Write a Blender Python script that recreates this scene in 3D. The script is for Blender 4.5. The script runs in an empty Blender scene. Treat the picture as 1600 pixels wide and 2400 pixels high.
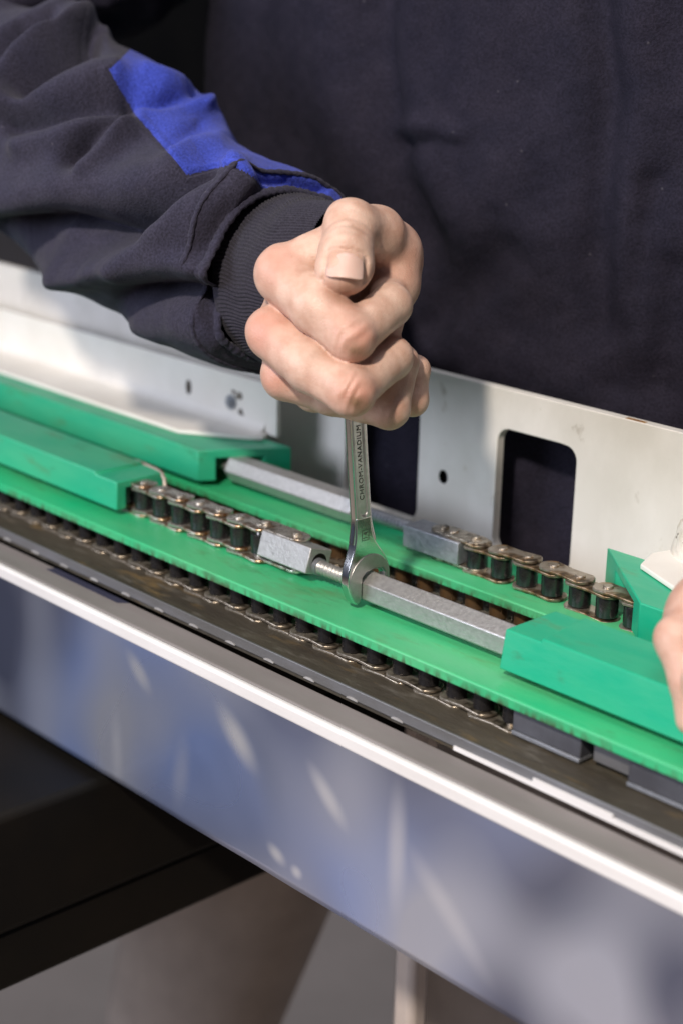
import bpy, bmesh, math, random
import numpy as np
from mathutils import Vector, Matrix
random.seed(7); np.random.seed(7)
S = bpy.context.scene
COL = S.collection

# ------------------------------------------------------------------ camera, light, exposure
# world: X runs along the chain rails, Y goes back towards the person, Z is up; code is in centimetres
CR = np.array([[0.683, 0.23887, -0.69026], [0.73007, -0.19388, 0.65529], [0.0227, -0.9515, -0.30681]])
CC = np.array([45.36142, -43.9701, 25.66916])
FPX = 3800.0
def dp(u, v, depth):
    return CC + CR @ np.array([(u - 800) / FPX, (v - 1200) / FPX, 1.0]) * depth
cam = bpy.data.cameras.new('camera'); camo = bpy.data.objects.new('camera', cam); COL.objects.link(camo)
M = Matrix.Identity(4)
for i in range(3):
    M[i][0] = CR[i, 0]; M[i][1] = -CR[i, 1]; M[i][2] = -CR[i, 2]; M[i][3] = CC[i] * 0.01
camo.matrix_world = M
cam.sensor_fit = 'HORIZONTAL'; cam.sensor_width = 24.0; cam.lens = 57.0
cam.clip_start = 0.02; cam.clip_end = 50
cam.dof.use_dof = True; cam.dof.focus_distance = 0.69; cam.dof.aperture_fstop = 6.3
S.camera = camo

W = bpy.data.worlds.new('World'); S.world = W; W.use_nodes = True
bg = W.node_tree.nodes['Background']
bg.inputs[0].default_value = (0.45, 0.52, 0.75, 1); bg.inputs[1].default_value = 0.13

def area(name, loc, target, size, power, color, shape='DISK', size_y=None):
    l = bpy.data.lights.new(name, 'AREA'); l.shape = shape; l.size = size; l.energy = power; l.color = color
    if size_y: l.size_y = size_y
    o = bpy.data.objects.new(name, l); COL.objects.link(o)
    o.location = Vector(loc) * 0.01
    o.rotation_euler = (Vector(target) - Vector(loc)).to_track_quat('-Z', 'Y').to_euler()
    return o
LD = np.array([4.6, -9.7, 8.8]); LD = LD / np.linalg.norm(LD)
area('key_lamp', np.array([-6, 6, 6]) + LD * 180, (-6, 6, 6), 0.12, 33, (1.0, 0.90, 0.79))
area('fill_lamp', (-75, -150, 60), (-6, 6, 8), 0.9, 22, (0.80, 0.85, 1.0))
area('ceiling_lamp', (10, 0, 190), (0, 5, 0), 1.2, 12, (0.95, 0.95, 1.0))
S.view_settings.view_transform = 'Standard'; S.view_settings.look = 'None'
S.view_settings.gamma = 1; S.view_settings.exposure = 0.0
try: S.view_settings.use_curve_mapping = False
except Exception: pass

# ------------------------------------------------------------------ materials
def mat(name, col, rough=0.5, metal=0.0, col2=None, nscale=40, nlow=0.35, nhigh=0.65, bump=0.0, bscale=200, dirt_or_reflection=None, dscale=25,
        dlow=0.55, dhigh=0.75, rvar=0.0, sheen=0.0, sss=0.0, spec=None, stretch=None, coat=0.0, detail=6, bdist=0.0005, aniso=0):
    m = bpy.data.materials.new(name); m.use_nodes = True
    nt = m.node_tree; N = nt.nodes; L = nt.links
    b = N['Principled BSDF']
    b.inputs['Base Color'].default_value = (*col, 1); b.inputs['Roughness'].default_value = rough; b.inputs['Metallic'].default_value = metal
    if spec is not None: b.inputs['Specular IOR Level'].default_value = spec
    if sheen: b.inputs['Sheen Weight'].default_value = sheen; b.inputs['Sheen Roughness'].default_value = 0.6
    if coat: b.inputs['Coat Weight'].default_value = coat; b.inputs['Coat Roughness'].default_value = 0.15
    if sss:
        b.inputs['Subsurface Weight'].default_value = sss; b.inputs['Subsurface Radius'].default_value = (1, 0.35, 0.2)
        b.inputs['Subsurface Scale'].default_value = 0.004
    tc = N.new('ShaderNodeTexCoord'); vec = tc.outputs['Object']
    if stretch:
        mp = N.new('ShaderNodeMapping'); mp.inputs['Scale'].default_value = stretch
        L.new(vec, mp.inputs[0]); vec = mp.outputs[0]
    def noise(scale, lo, hi, det=detail):
        n = N.new('ShaderNodeTexNoise'); n.inputs['Scale'].default_value = scale; n.inputs['Detail'].default_value = det
        n.inputs['Roughness'].default_value = 0.62
        L.new(vec, n.inputs['Vector'])
        r = N.new('ShaderNodeMapRange'); r.inputs[1].default_value = lo; r.inputs[2].default_value = hi
        L.new(n.outputs['Fac'], r.inputs[0]); return r.outputs[0], n.outputs['Fac']
    cur = None
    def mix(fac, a, c):
        x = N.new('ShaderNodeMix'); x.data_type = 'RGBA'
        L.new(fac, x.inputs['Factor'])
        if a is None: x.inputs[6].default_value = (*col, 1)
        else: L.new(a, x.inputs[6])
        x.inputs[7].default_value = (*c, 1); return x.outputs[2]
    if col2 is not None:
        f, _ = noise(nscale, nlow, nhigh); cur = mix(f, cur, col2)
    if dirt_or_reflection is not None:
        for k, d in enumerate(dirt_or_reflection if isinstance(dirt_or_reflection[0], (tuple, list)) else [dirt_or_reflection]):
            f, _ = noise(dscale * (1 + 0.7 * k) + 1.7 * k, dlow, dhigh, min(9, detail + (3 if detail > 3 else 0))); cur = mix(f, cur, d)
    if cur is not None: L.new(cur, b.inputs['Base Color'])
    if rvar:
        _, fr = noise(nscale * 1.3, 0, 1)
        r = N.new('ShaderNodeMapRange'); r.inputs[1].default_value = 0.3; r.inputs[2].default_value = 0.7
        r.inputs[3].default_value = max(0.02, rough - rvar); r.inputs[4].default_value = min(1, rough + rvar)
        L.new(fr, r.inputs[0]); L.new(r.outputs[0], b.inputs['Roughness'])
    if bump:
        _, fb = noise(bscale, 0, 1)
        bp = N.new('ShaderNodeBump'); bp.inputs['Strength'].default_value = bump; bp.inputs['Distance'].default_value = bdist
        L.new(fb, bp.inputs['Height']); L.new(bp.outputs[0], b.inputs['Normal'])
    m['bsdf'] = b.name
    return m

GREEN = mat('green_plastic', (0.006, 0.37, 0.205), 0.38, col2=(0.05, 0.42, 0.225), nscale=30, dirt_or_reflection=[(0.12, 0.17, 0.07), (0.05, 0.16, 0.07)], dscale=55,
            dlow=0.60, dhigh=0.80, bump=0.25, bscale=260, rvar=0.1, stretch=(0.35, 1, 1))
STRIPG = mat('green_strip_plastic', (0.016, 0.43, 0.18), 0.40, col2=(0.085, 0.47, 0.20), nscale=26, dirt_or_reflection=[(0.12, 0.22, 0.08), (0.04, 0.15, 0.06)], dscale=60,
             dlow=0.59, dhigh=0.82, bump=0.3, bscale=240, rvar=0.1, stretch=(0.3, 1, 1))
WHITE = mat('white_painted_plate', (0.79, 0.76, 0.72), 0.5, col2=(0.66, 0.63, 0.58), nscale=18, dirt_or_reflection=[(0.30, 0.25, 0.18), (0.5, 0.45, 0.36)], dscale=70,
            dlow=0.66, dhigh=0.80, bump=0.2, bscale=300, rvar=0.08, stretch=(1, 1, 0.6))
WHITE2 = mat('white_bracket_paint', (0.84, 0.81, 0.76), 0.45, col2=(0.74, 0.70, 0.64), nscale=12, dirt_or_reflection=(0.45, 0.39, 0.30), dscale=90, dlow=0.70, dhigh=0.80, bump=0.15, bscale=250)
WELD = mat('painted_weld', (0.74, 0.70, 0.62), 0.42, col2=(0.55, 0.48, 0.36), nscale=90, nlow=0.45, nhigh=0.7, dirt_or_reflection=(0.12, 0.09, 0.06), dscale=260, dlow=0.62, dhigh=0.68, bump=1.0, bscale=160, bdist=0.002)
STEEL = mat('zinc_steel', (0.46, 0.45, 0.435), 0.45, 0.65, col2=(0.39, 0.38, 0.37), nscale=420, bump=0.4, bscale=600, rvar=0.12)
STEELD = mat('worn_zinc_steel', (0.33, 0.34, 0.37), 0.5, 0.6, col2=(0.26, 0.27, 0.29), nscale=300, bump=0.4, bscale=500, rvar=0.12)
CHROME = mat('chrome_vanadium_steel', (0.70, 0.69, 0.67), 0.16, 1.0, rvar=0.05, nscale=60, bump=0.05, bscale=900)
SATIN = mat('satin_chrome_face', (0.55, 0.54, 0.53), 0.42, 1.0, col2=(0.47, 0.46, 0.44), nscale=300, bump=0.15, bscale=1500)
ENGR = mat('engraved_letter_grime', (0.05, 0.045, 0.04), 0.6, 0.4)
PLATE = mat('nickel_chain_plate', (0.80, 0.75, 0.68), 0.30, 0.8, col2=(0.42, 0.37, 0.30), nscale=130, dirt_or_reflection=[(0.30, 0.13, 0.035), (0.10, 0.075, 0.05)], dscale=110, dlow=0.54, dhigh=0.68, rvar=0.1, bump=0.3, bscale=500)
PLATED = mat('greasy_chain_plate', (0.60, 0.54, 0.45), 0.33, 0.8, col2=(0.26, 0.21, 0.16), nscale=120, dirt_or_reflection=[(0.42, 0.36, 0.28), (0.07, 0.055, 0.04)], dscale=150, dlow=0.5, dhigh=0.64, rvar=0.12, bump=0.5, bscale=350)
ROLLER = mat('oily_black_roller', (0.055, 0.055, 0.070), 0.24, 0.8, col2=(0.08, 0.072, 0.07), nscale=150, dirt_or_reflection=(0.07, 0.05, 0.035), dscale=200, dlow=0.58, dhigh=0.72, rvar=0.1)
ROLLERD = mat('grimy_roller', (0.022, 0.022, 0.028), 0.30, 0.6, col2=(0.04, 0.036, 0.034), nscale=150, rvar=0.1)
TRACK = mat('grimy_track', (0.085, 0.072, 0.052), 0.62, 0.25, col2=(0.045, 0.036, 0.026), nscale=60, dirt_or_reflection=[(0.20, 0.13, 0.05), (0.16, 0.145, 0.12)], dscale=80, dlow=0.56, dhigh=0.75, bump=0.8, bscale=240, stretch=(0.3, 1, 1), bdist=0.001)
HOLE = mat('rusty_hole', (0.035, 0.022, 0.012), 0.7)
GREYM = mat('grey_metal_edge', (0.22, 0.22, 0.235), 0.45, 0.5, col2=(0.16, 0.155, 0.15), nscale=50, bump=0.3, bscale=300, stretch=(0.3, 1, 1))
DARKTOP = mat('dark_grey_rail_top', (0.26, 0.235, 0.225), 0.5, 0.1, col2=(0.18, 0.16, 0.15), nscale=14, bump=0.25, bscale=200, stretch=(0.35, 1, 1))
HALF_DISC = mat('half_disc_metal', (0.45, 0.44, 0.43), 0.5, 0.2, col2=(0.30, 0.28, 0.27), nscale=90)
SLOT = mat('blue_black_tape', (0.020, 0.021, 0.045), 0.6, col2=(0.03, 0.03, 0.055), nscale=60)
EDGE = mat('pale_edge', (0.80, 0.78, 0.77), 0.4, 0.0, col2=(0.70, 0.67, 0.65), nscale=30, stretch=(0.3, 1, 1))
BLACKM = mat('black_sheet_metal', (0.005, 0.0045, 0.004), 0.6, 0.0, col2=(0.009, 0.007, 0.005), nscale=12, spec=0.12)
FLOOR = mat('concrete_floor', (0.58, 0.48, 0.40), 0.6, col2=(0.48, 0.40, 0.33), nscale=6, bump=0.2, bscale=40)
WALL = mat('workshop_backdrop', (0.05, 0.042, 0.03), 0.8, col2=(0.03, 0.026, 0.02), nscale=2)
CREAM = mat('cream_tube_paint', (0.55, 0.47, 0.42), 0.45, col2=(0.48, 0.41, 0.37), nscale=20)
TROUS = mat('taupe_trouser_cloth', (0.30, 0.25, 0.215), 0.85, col2=(0.23, 0.19, 0.165), nscale=20, bump=0.4, bscale=600, sheen=0.2)
RUBBER = mat('rust', (0.42, 0.21, 0.03), 0.7, col2=(0.18, 0.07, 0.02), nscale=150)

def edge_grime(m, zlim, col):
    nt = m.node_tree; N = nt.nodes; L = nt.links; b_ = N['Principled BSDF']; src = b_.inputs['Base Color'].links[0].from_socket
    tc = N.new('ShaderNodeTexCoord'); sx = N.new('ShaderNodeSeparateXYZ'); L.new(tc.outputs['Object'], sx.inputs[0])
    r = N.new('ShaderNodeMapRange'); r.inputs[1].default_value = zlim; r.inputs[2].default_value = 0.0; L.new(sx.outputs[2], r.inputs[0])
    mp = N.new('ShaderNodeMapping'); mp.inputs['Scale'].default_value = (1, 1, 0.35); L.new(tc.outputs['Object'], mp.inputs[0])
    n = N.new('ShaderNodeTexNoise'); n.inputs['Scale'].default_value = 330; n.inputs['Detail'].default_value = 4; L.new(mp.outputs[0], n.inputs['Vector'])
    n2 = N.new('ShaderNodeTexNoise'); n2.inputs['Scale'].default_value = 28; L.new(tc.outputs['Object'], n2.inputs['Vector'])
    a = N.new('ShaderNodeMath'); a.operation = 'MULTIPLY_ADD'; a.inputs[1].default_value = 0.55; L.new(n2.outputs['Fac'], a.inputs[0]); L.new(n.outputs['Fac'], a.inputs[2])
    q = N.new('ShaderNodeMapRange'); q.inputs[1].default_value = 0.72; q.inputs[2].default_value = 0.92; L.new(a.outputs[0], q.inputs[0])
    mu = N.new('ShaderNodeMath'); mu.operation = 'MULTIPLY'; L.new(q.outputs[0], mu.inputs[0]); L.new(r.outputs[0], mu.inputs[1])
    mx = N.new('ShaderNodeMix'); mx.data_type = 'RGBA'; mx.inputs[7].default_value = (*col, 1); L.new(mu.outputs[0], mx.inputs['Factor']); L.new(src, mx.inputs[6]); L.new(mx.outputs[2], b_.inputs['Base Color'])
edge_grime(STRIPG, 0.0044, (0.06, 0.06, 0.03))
# ------------------------------------------------------------------ helpers
def tag(o, label=None, cat=None, group=None, kind=None):
    if label: o['label'] = label
    if cat: o['category'] = cat
    if group: o['group'] = group
    if kind: o['kind'] = kind
    return o
ROOT = {}
def empty(name, loc, label, cat, group=None):
    o = bpy.data.objects.new(name, None); COL.objects.link(o); o.location = Vector(loc) * 0.01
    o.empty_display_size = 0.02
    ROOT[o.name] = Vector(loc)
    return tag(o, label, cat, group)
def origin_of(o):
    while o.parent: o = o.parent
    return ROOT.get(o.name, Vector((0, 0, 0)))
def link_mesh(name, me, m, parent=None, smooth=True, angle=35, bevel=0.0, segs=2, scaled=False):
    """me is in world cm; stored in metres about its root's origin"""
    n = len(me.vertices)
    co = np.empty(n * 3, dtype=np.float32); me.vertices.foreach_get('co', co); co = co.reshape(-1, 3)
    if parent is not None: org = np.array(origin_of(parent))
    else:
        lo = co.min(0); hi = co.max(0); org = np.array([(lo[0] + hi[0]) / 2, (lo[1] + hi[1]) / 2, lo[2]])
    co = (co - org) * 0.01
    me.vertices.foreach_set('co', co.astype(np.float32).ravel()); me.update()
    o = bpy.data.objects.new(name, me); COL.objects.link(o)
    if parent is not None: o.parent = parent
    else:
        o.location = Vector(org) * 0.01; ROOT[o.name] = Vector(org)
    if m is not None: me.materials.append(m)
    if smooth:
        me.shade_smooth()
        if angle: me.set_sharp_from_angle(angle=math.radians(angle))
    if bevel:
        b = o.modifiers.new('bevel', 'BEVEL'); b.width = bevel * 0.01; b.segments = segs; b.limit_method = 'ANGLE'; b.angle_limit = math.radians(40)
        b.harden_normals = False
    return o
def obj(name, bm, m, parent=None, **k):
    bmesh.ops.recalc_face_normals(bm, faces=bm.faces)
    me = bpy.data.meshes.new(name); bm.to_mesh(me); bm.free()
    return link_mesh(name, me, m, parent, **k)
def box(bm, x0, x1, y0, y1, z0, z1):
    v = [bm.verts.new((x, y, z)) for x in (x0, x1) for y in (y0, y1) for z in (z0, z1)]
    for f in ((0, 1, 3, 2), (4, 6, 7, 5), (0, 4, 5, 1), (2, 3, 7, 6), (0, 2, 6, 4), (1, 5, 7, 3)):
        bm.faces.new([v[i] for i in f])
def boxbm(*a):
    bm = bmesh.new(); box(bm, *a); return bm
def extrude_x(bm, poly, x0, x1):
    """poly: (y, z) outline; x0 / x1 are numbers or functions of (y, z)"""
    f0 = x0 if callable(x0) else (lambda y, z: x0); f1 = x1 if callable(x1) else (lambda y, z: x1)
    a = [bm.verts.new((f0(y, z), y, z)) for y, z in poly]; b = [bm.verts.new((f1(y, z), y, z)) for y, z in poly]
    n = len(poly)
    bm.faces.new(a); bm.faces.new(b[::-1])
    for i in range(n): bm.faces.new((a[i], b[i], b[(i + 1) % n], a[(i + 1) % n]))
def extrude_z(bm, poly, z0, z1):
    a = [bm.verts.new((x, y, z0)) for x, y in poly]; b = [bm.verts.new((x, y, z1)) for x, y in poly]
    n = len(poly); bm.faces.new(a[::-1]); bm.faces.new(b)
    for i in range(n): bm.faces.new((a[i], a[(i + 1) % n], b[(i + 1) % n], b[i]))
def ring_loft(bm, rings, cap=True):
    vs = [[bm.verts.new(p) for p in r] for r in rings]
    n = len(vs[0])
    for a, b in zip(vs[:-1], vs[1:]):
        for i in range(n): bm.faces.new((a[i], a[(i + 1) % n], b[(i + 1) % n], b[i]))
    if cap: bm.faces.new(vs[0][::-1]); bm.faces.new(vs[-1])
def tube(bm, pts, r, n=12, cap=True):
    pts = [Vector(p) for p in pts]; rings = []
    up = Vector((0, 0, 1)); prev = None
    for i, p in enumerate(pts):
        d = (pts[min(i + 1, len(pts) - 1)] - pts[max(i - 1, 0)]).normalized()
        if prev is None:
            s = d.cross(up)
            if s.length < 1e-3: s = d.cross(Vector((0, 1, 0)))
        else: s = prev - d * prev.dot(d)
        s.normalize(); prev = s; t = s.cross(d)
        rr = r[i] if isinstance(r, (list, tuple)) else r
        rings.append([p + (s * math.cos(2 * math.pi * k / n) + t * math.sin(2 * math.pi * k / n)) * rr for k in range(n)])
    ring_loft(bm, rings, cap)
def cylz(bm, x, y, z0, z1, r, n=24, bev=0.0):
    rs = [(z0, r)] if not bev else [(z0, r - bev), (z0 + bev, r)]
    rs += [(z1, r)] if not bev else [(z1 - bev, r), (z1, r - bev)]
    ring_loft(bm, [[(x + q * math.cos(2 * math.pi * k / n), y + q * math.sin(2 * math.pi * k / n), z) for k in range(n)] for z, q in rs])
def grid_mesh(name, V, faces_mask=None, wrap=False):
    """V: (n, m, 3) array -> mesh of quads"""
    n, m = V.shape[:2]
    idx = np.arange(n * m).reshape(n, m)
    if wrap: idx = np.concatenate([idx, idx[:, :1]], 1)
    q = np.stack([idx[:-1, :-1], idx[1:, :-1], idx[1:, 1:], idx[:-1, 1:]], -1)
    if faces_mask is not None: q = q[faces_mask]
    q = q.reshape(-1, 4)
    used = np.unique(q); rem = np.full(n * m, -1); rem[used] = np.arange(len(used))
    me = bpy.data.meshes.new(name)
    co = V.reshape(-1, 3)[used]; q = rem[q]
    me.vertices.add(len(co)); me.vertices.foreach_set('co', co.astype(np.float32).ravel())
    me.loops.add(q.size); me.loops.foreach_set('vertex_index', q.astype(np.int32).ravel())
    me.polygons.add(len(q)); me.polygons.foreach_set('loop_start', (np.arange(len(q)) * 4).astype(np.int32))
    me.update(calc_edges=True); me.validate()
    return me

# ------------------------------------------------------------------ setting
def plane(name, x0, x1, y0, y1, z, m):
    return tag(obj(name, boxbm(x0, x1, y0, y1, z - 2, z), m, smooth=False), kind='structure')
plane('floor', -1600, 450, -300, 700, -85, FLOOR)
tag(obj('back_wall', boxbm(-1600, 450, 700, 710, -85, 500), WALL, smooth=False), 'dim brown workshop wall far behind the machine', 'wall')

# black housing under the rails (a box whose lower flange runs back under the machine)
t = empty('machine_housing', (-24, 8, -25), 'black sheet metal housing under the rail, lower left', 'housing')
bm = bmesh.new(); box(bm, -60, -14, -2.9, 30, -11.2, -3.7); box(bm, -60, -14, -16, 30, -17.6, -11.25); obj('housing_body', bm, BLACKM, t, bevel=0.4)
bm = bmesh.new(); extrude_z(bm, [(-60, -16), (-14.3, -16), (-14.3, 30), (-60, 30)], -20.8, -17.6); obj('housing_flange', bm, BLACKM, t, bevel=0.25)

t = empty('support_post', (-1, 8, -85), 'pale cream tube leg standing under the rail', 'post')
bm = bmesh.new(); box(bm, -4.1, -2.7, 7.3, 8.7, -85, -5); obj('post_tube', bm, CREAM, t, bevel=0.4)

# track bed on which the lower chains slide
t = empty('chain_track', (-15, 4, -2.4), 'grimy brown steel track with perforated grey front edge under the lower chain', 'track')
bm = bmesh.new(); box(bm, -60, 35, -1.30, 13.6, -2.4, -1.72); obj('track_bed', bm, TRACK, t, bevel=0.05)
bm = bmesh.new(); box(bm, -60, 35, -1.42, -1.302, -2.15, -1.66); obj('front_lip', bm, GREYM, t, bevel=0.03)
x = -30.0
first = None
while x < 6:
    bm = bmesh.new()
    n = 14
    pr_ = [(x + 0.33 * math.cos(math.pi * k / n), -2.15 + 0.11 * math.sin(math.pi * k / n)) for k in range(n + 1)]
    a = [bm.verts.new((px, -1.46, pz)) for px, pz in pr_]; b = [bm.verts.new((px, -1.422, pz)) for px, pz in pr_]
    bm.faces.new(a); bm.faces.new(b[::-1])
    for i in range(n + 1): bm.faces.new((a[i], b[i], b[(i + 1) % (n + 1)], a[(i + 1) % (n + 1)]))
    obj('lip_half_disc', bm, HALF_DISC, t); x += 2.62  # pale half-discs spaced along the lower edge of the lip
bm = bmesh.new(); box(bm, 7.2, 11.2, -1.50, -1.425, -2.25, -2.08); box(bm, 11.2, 14.9, -1.50, -1.425, -2.25, -1.90); box(bm, 14.9, 35, -1.50, -1.425, -2.25, -2.02)
obj('peeling_edge_film', bm, EDGE, t)

# aluminium side rail in the foreground
t = empty('side_rail', (0, -3, -10.8), 'long bluish aluminium side rail with pale top edge, nearest the viewer', 'side rail')
bm = bmesh.new(); extrude_z(bm, [(-70, -3.1), (45, -3.1), (45, -1.62), (3, -1.58), (-6, -1.53), (-13, -1.47), (-70, -1.47)], -2.62, -2.40); obj('rail_top', bm, DARKTOP, t, bevel=0.12, segs=3)
bm = bmesh.new(); extrude_z(bm, [(-20.3, -1.98), (-14.2, -1.98), (-13.8, -1.55), (-20.1, -1.50)], -2.398, -2.388); obj('tape_strip', bm, SLOT, t)
bm = bmesh.new(); box(bm, -70, 45, -3.48, -3.101, -3.10, -2.42); obj('edge_strip', bm, EDGE, t, bevel=0.14, segs=4)
ALU = mat('brushed_bluish_aluminium', (0.34, 0.45, 0.82), 0.30, 0.75, col2=(0.42, 0.43, 0.52), nscale=11, nlow=0.36, nhigh=0.64, dirt_or_reflection=[(0.13, 0.145, 0.22), (0.56, 0.59, 0.70)], dscale=12, dlow=0.40, dhigh=0.74, rvar=0.05, stretch=(0.9, 1, 0.7), detail=0)  # blue, grey, dark and pale patches: blurred reflections put into the colour
def painted_glints(m, marks, col):  # soft pale ellipses: bright reflections painted into the panel's base colour
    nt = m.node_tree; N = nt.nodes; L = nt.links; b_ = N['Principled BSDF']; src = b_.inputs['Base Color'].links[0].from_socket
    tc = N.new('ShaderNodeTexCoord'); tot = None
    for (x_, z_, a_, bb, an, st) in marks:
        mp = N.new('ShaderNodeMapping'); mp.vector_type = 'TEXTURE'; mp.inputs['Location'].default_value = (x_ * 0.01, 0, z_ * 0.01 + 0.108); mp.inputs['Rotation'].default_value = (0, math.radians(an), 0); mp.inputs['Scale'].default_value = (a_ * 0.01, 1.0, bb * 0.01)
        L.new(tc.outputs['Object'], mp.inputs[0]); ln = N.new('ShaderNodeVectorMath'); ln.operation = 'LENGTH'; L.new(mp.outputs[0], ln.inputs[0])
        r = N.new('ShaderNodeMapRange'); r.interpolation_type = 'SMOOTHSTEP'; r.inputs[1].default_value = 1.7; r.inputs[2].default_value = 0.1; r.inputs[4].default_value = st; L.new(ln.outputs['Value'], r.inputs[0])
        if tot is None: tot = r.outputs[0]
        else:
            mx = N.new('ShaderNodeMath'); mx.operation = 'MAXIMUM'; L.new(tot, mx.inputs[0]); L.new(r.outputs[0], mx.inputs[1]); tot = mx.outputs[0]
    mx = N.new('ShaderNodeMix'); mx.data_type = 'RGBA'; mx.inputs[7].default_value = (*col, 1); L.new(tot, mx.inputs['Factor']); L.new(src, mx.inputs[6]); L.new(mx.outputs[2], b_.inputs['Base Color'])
painted_glints(ALU, [(-10.6, -4.4, 0.9, 0.42, 40, 0.8), (-3.6, -5.1, 1.3, 0.55, 42, 1.0), (2.2, -5.6, 1.15, 0.4, 42, 0.8), (6.2, -6.3, 0.45, 2.2, 0, 0.55), (9.0, -7.8, 2.2, 0.5, 40, 0.4), (-0.9, -9.6, 0.5, 0.3, 20, 0.8), (0.4, -9.9, 0.3, 0.25, 0, 0.7), (-12.5, -9.0, 0.4, 1.6, 0, 0.45), (-7.5, -8.2, 0.5, 1.5, 10, 0.3)], (0.90, 0.91, 0.97))
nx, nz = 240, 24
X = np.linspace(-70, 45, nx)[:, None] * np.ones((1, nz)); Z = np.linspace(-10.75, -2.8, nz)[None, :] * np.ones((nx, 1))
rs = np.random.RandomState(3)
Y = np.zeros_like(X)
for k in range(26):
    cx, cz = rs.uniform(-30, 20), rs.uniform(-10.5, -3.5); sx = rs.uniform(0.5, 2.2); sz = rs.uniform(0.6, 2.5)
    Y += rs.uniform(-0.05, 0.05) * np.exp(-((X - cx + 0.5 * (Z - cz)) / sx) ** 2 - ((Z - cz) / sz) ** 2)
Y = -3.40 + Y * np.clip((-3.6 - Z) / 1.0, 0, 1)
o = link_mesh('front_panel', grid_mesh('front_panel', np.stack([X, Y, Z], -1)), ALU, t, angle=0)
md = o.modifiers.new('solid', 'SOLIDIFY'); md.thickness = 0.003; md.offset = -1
# green guide strips
STRIPS = 'green plastic guide strips over the lower chains'
def strip(y0, y1, label):
    bm = bmesh.new(); box(bm, -62, 36, y0, y1, -0.46, 0)
    return tag(obj('guide_strip', bm, STRIPG, bevel=0.07, segs=2), label, 'guide strip', STRIPS)
strip(0, 5.0, 'long green guide strip in front, under the wrench and the tensioner')
strip(7.85, 12.2, 'long green guide strip behind, along the white plate')

# white back plate with windows
def rrect(x0, x1, z0, z1, r, n=8):
    p = []
    for cx, cz, a0 in ((x1 - r, z1 - r, 0), (x0 + r, z1 - r, 90), (x0 + r, z0 + r, 180), (x1 - r, z0 + r, 270)):
        for k in range(n + 1):
            a = math.radians(a0 + 90 * k / n); p.append((cx + r * math.cos(a), cz + r * math.sin(a)))
    return p
def plate_with_holes(outer, holes, y0, y1):
    bm = bmesh.new(); edges = []
    loops = []
    for pts in [outer] + holes:
        vs = [bm.verts.new((px, y0, pz)) for px, pz in pts]; loops.append(vs)
        for i in range(len(vs)): edges.append(bm.edges.new((vs[i], vs[(i + 1) % len(vs)])))
    r = bmesh.ops.triangle_fill(bm, edges=edges, use_beauty=True, use_dissolve=False)
    faces = [g for g in r['geom'] if isinstance(g, bmesh.types.BMFace)]
    ext = bmesh.ops.extrude_face_region(bm, geom=faces)
    for g in ext['geom']:
        if isinstance(g, bmesh.types.BMVert): g.co.y = y1
    return bm
outer = [(-75, -2.2), (40, -2.2), (40, 7.25), (-75, 7.25)]
hole = [(-9.24 + 0.30 * math.cos(2 * math.pi * k / 20), 1.84 + 0.36 * math.sin(2 * math.pi * k / 20)) for k in range(20)]
bm = plate_with_holes(outer, [rrect(-5.69, -0.69, -1.2, 5.27, 0.75), rrect(-16.6, -11.05, -1.05, 5.27, 0.75), hole], 15.0, 15.55)
plate = tag(obj('back_plate', bm, WHITE, bevel=0.05, angle=30), 'scuffed white steel plate with two rounded windows behind the chains', 'steel plate')
bm = bmesh.new()
ring_loft(bm, [[(-9.24 + q * math.cos(2 * math.pi * k / 20), y, 1.84 + q * 1.2 * math.sin(2 * math.pi * k / 20)) for k in range(20)] for y, q in ((15.02, 0.295), (15.5, 0.295))], cap=False)
obj('hole_lining', bm, BLACKM, plate)
# rust on the top edge
bm = bmesh.new(); box(bm, 1.9, 3.0, 15.05, 15.3, 7.252, 7.262); obj('rust_stain', bm, RUBBER, plate)

# white bent bracket, left
t = empty('guide_bracket', (-32, 12, 2.1), 'white bent sheet bracket bolted over the far green block at left', 'bracket')
poly = [(-75, 1.9 + 0.2), (-19.1 - 0.9, 2.1), (-19.1, 3.0)]
def bent_bracket(x0, x1):
    bm = bmesh.new()
    # vertical leaf with a rounded upper corner at the right
    pts = [(x0, 2.25), (x1, 2.25), (x1, 4.2)]
    for k in range(9):
        a = math.radians(90 * k / 8); pts.append((x1 - 0.75 + 0.75 * math.cos(a), 4.35 + 0.75 * math.sin(a)))
    pts.append((x0, 5.1))
    a = [bm.verts.new((px, 12.35, pz)) for px, pz in pts]; b = [bm.verts.new((px, 12.65, pz)) for px, pz in pts]
    n = len(pts); bm.faces.new(a); bm.faces.new(b[::-1])
    for i in range(n): bm.faces.new((a[i], b[i], b[(i + 1) % n], a[(i + 1) % n]))
    return bm
obj('upright_leaf', bent_bracket(-75, -19.25), WHITE2, t, bevel=0.05)
bm = bmesh.new(); extrude_z(bm, [(-75, 8.95), (-23.6, 8.95), (-20.1, 11.15), (-19.6, 11.7), (-20.0, 12.34), (-75, 12.34)], 2.12, 2.36); obj('foot_flange', bm, WHITE2, t, bevel=0.05)
bm = bmesh.new()
prof = []
for k in range(7):
    a = math.radians(90 * k / 6); prof.append((12.34 - 0.55 + 0.55 * math.sin(a), 2.36 + 0.55 - 0.55 * math.cos(a)))
prof += [(12.34, 2.362)]
extrude_x(bm, prof, -75, -20.2); obj('bend_fillet', bm, WHITE2, t)
bm = bmesh.new()
def cyly(bm, x, z, y0, y1, r, n=20, rz=None):
    rz = rz or r
    ring_loft(bm, [[(x + r * math.cos(2 * math.pi * k / n), y, z + rz * math.sin(2 * math.pi * k / n)) for k in range(n)] for y in (y0, y1)])
cyly(bm, -23.1, 3.5, 12.22, 12.348, 0.42); obj('washer', bm, STEELD, t, bevel=0.03)
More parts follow.
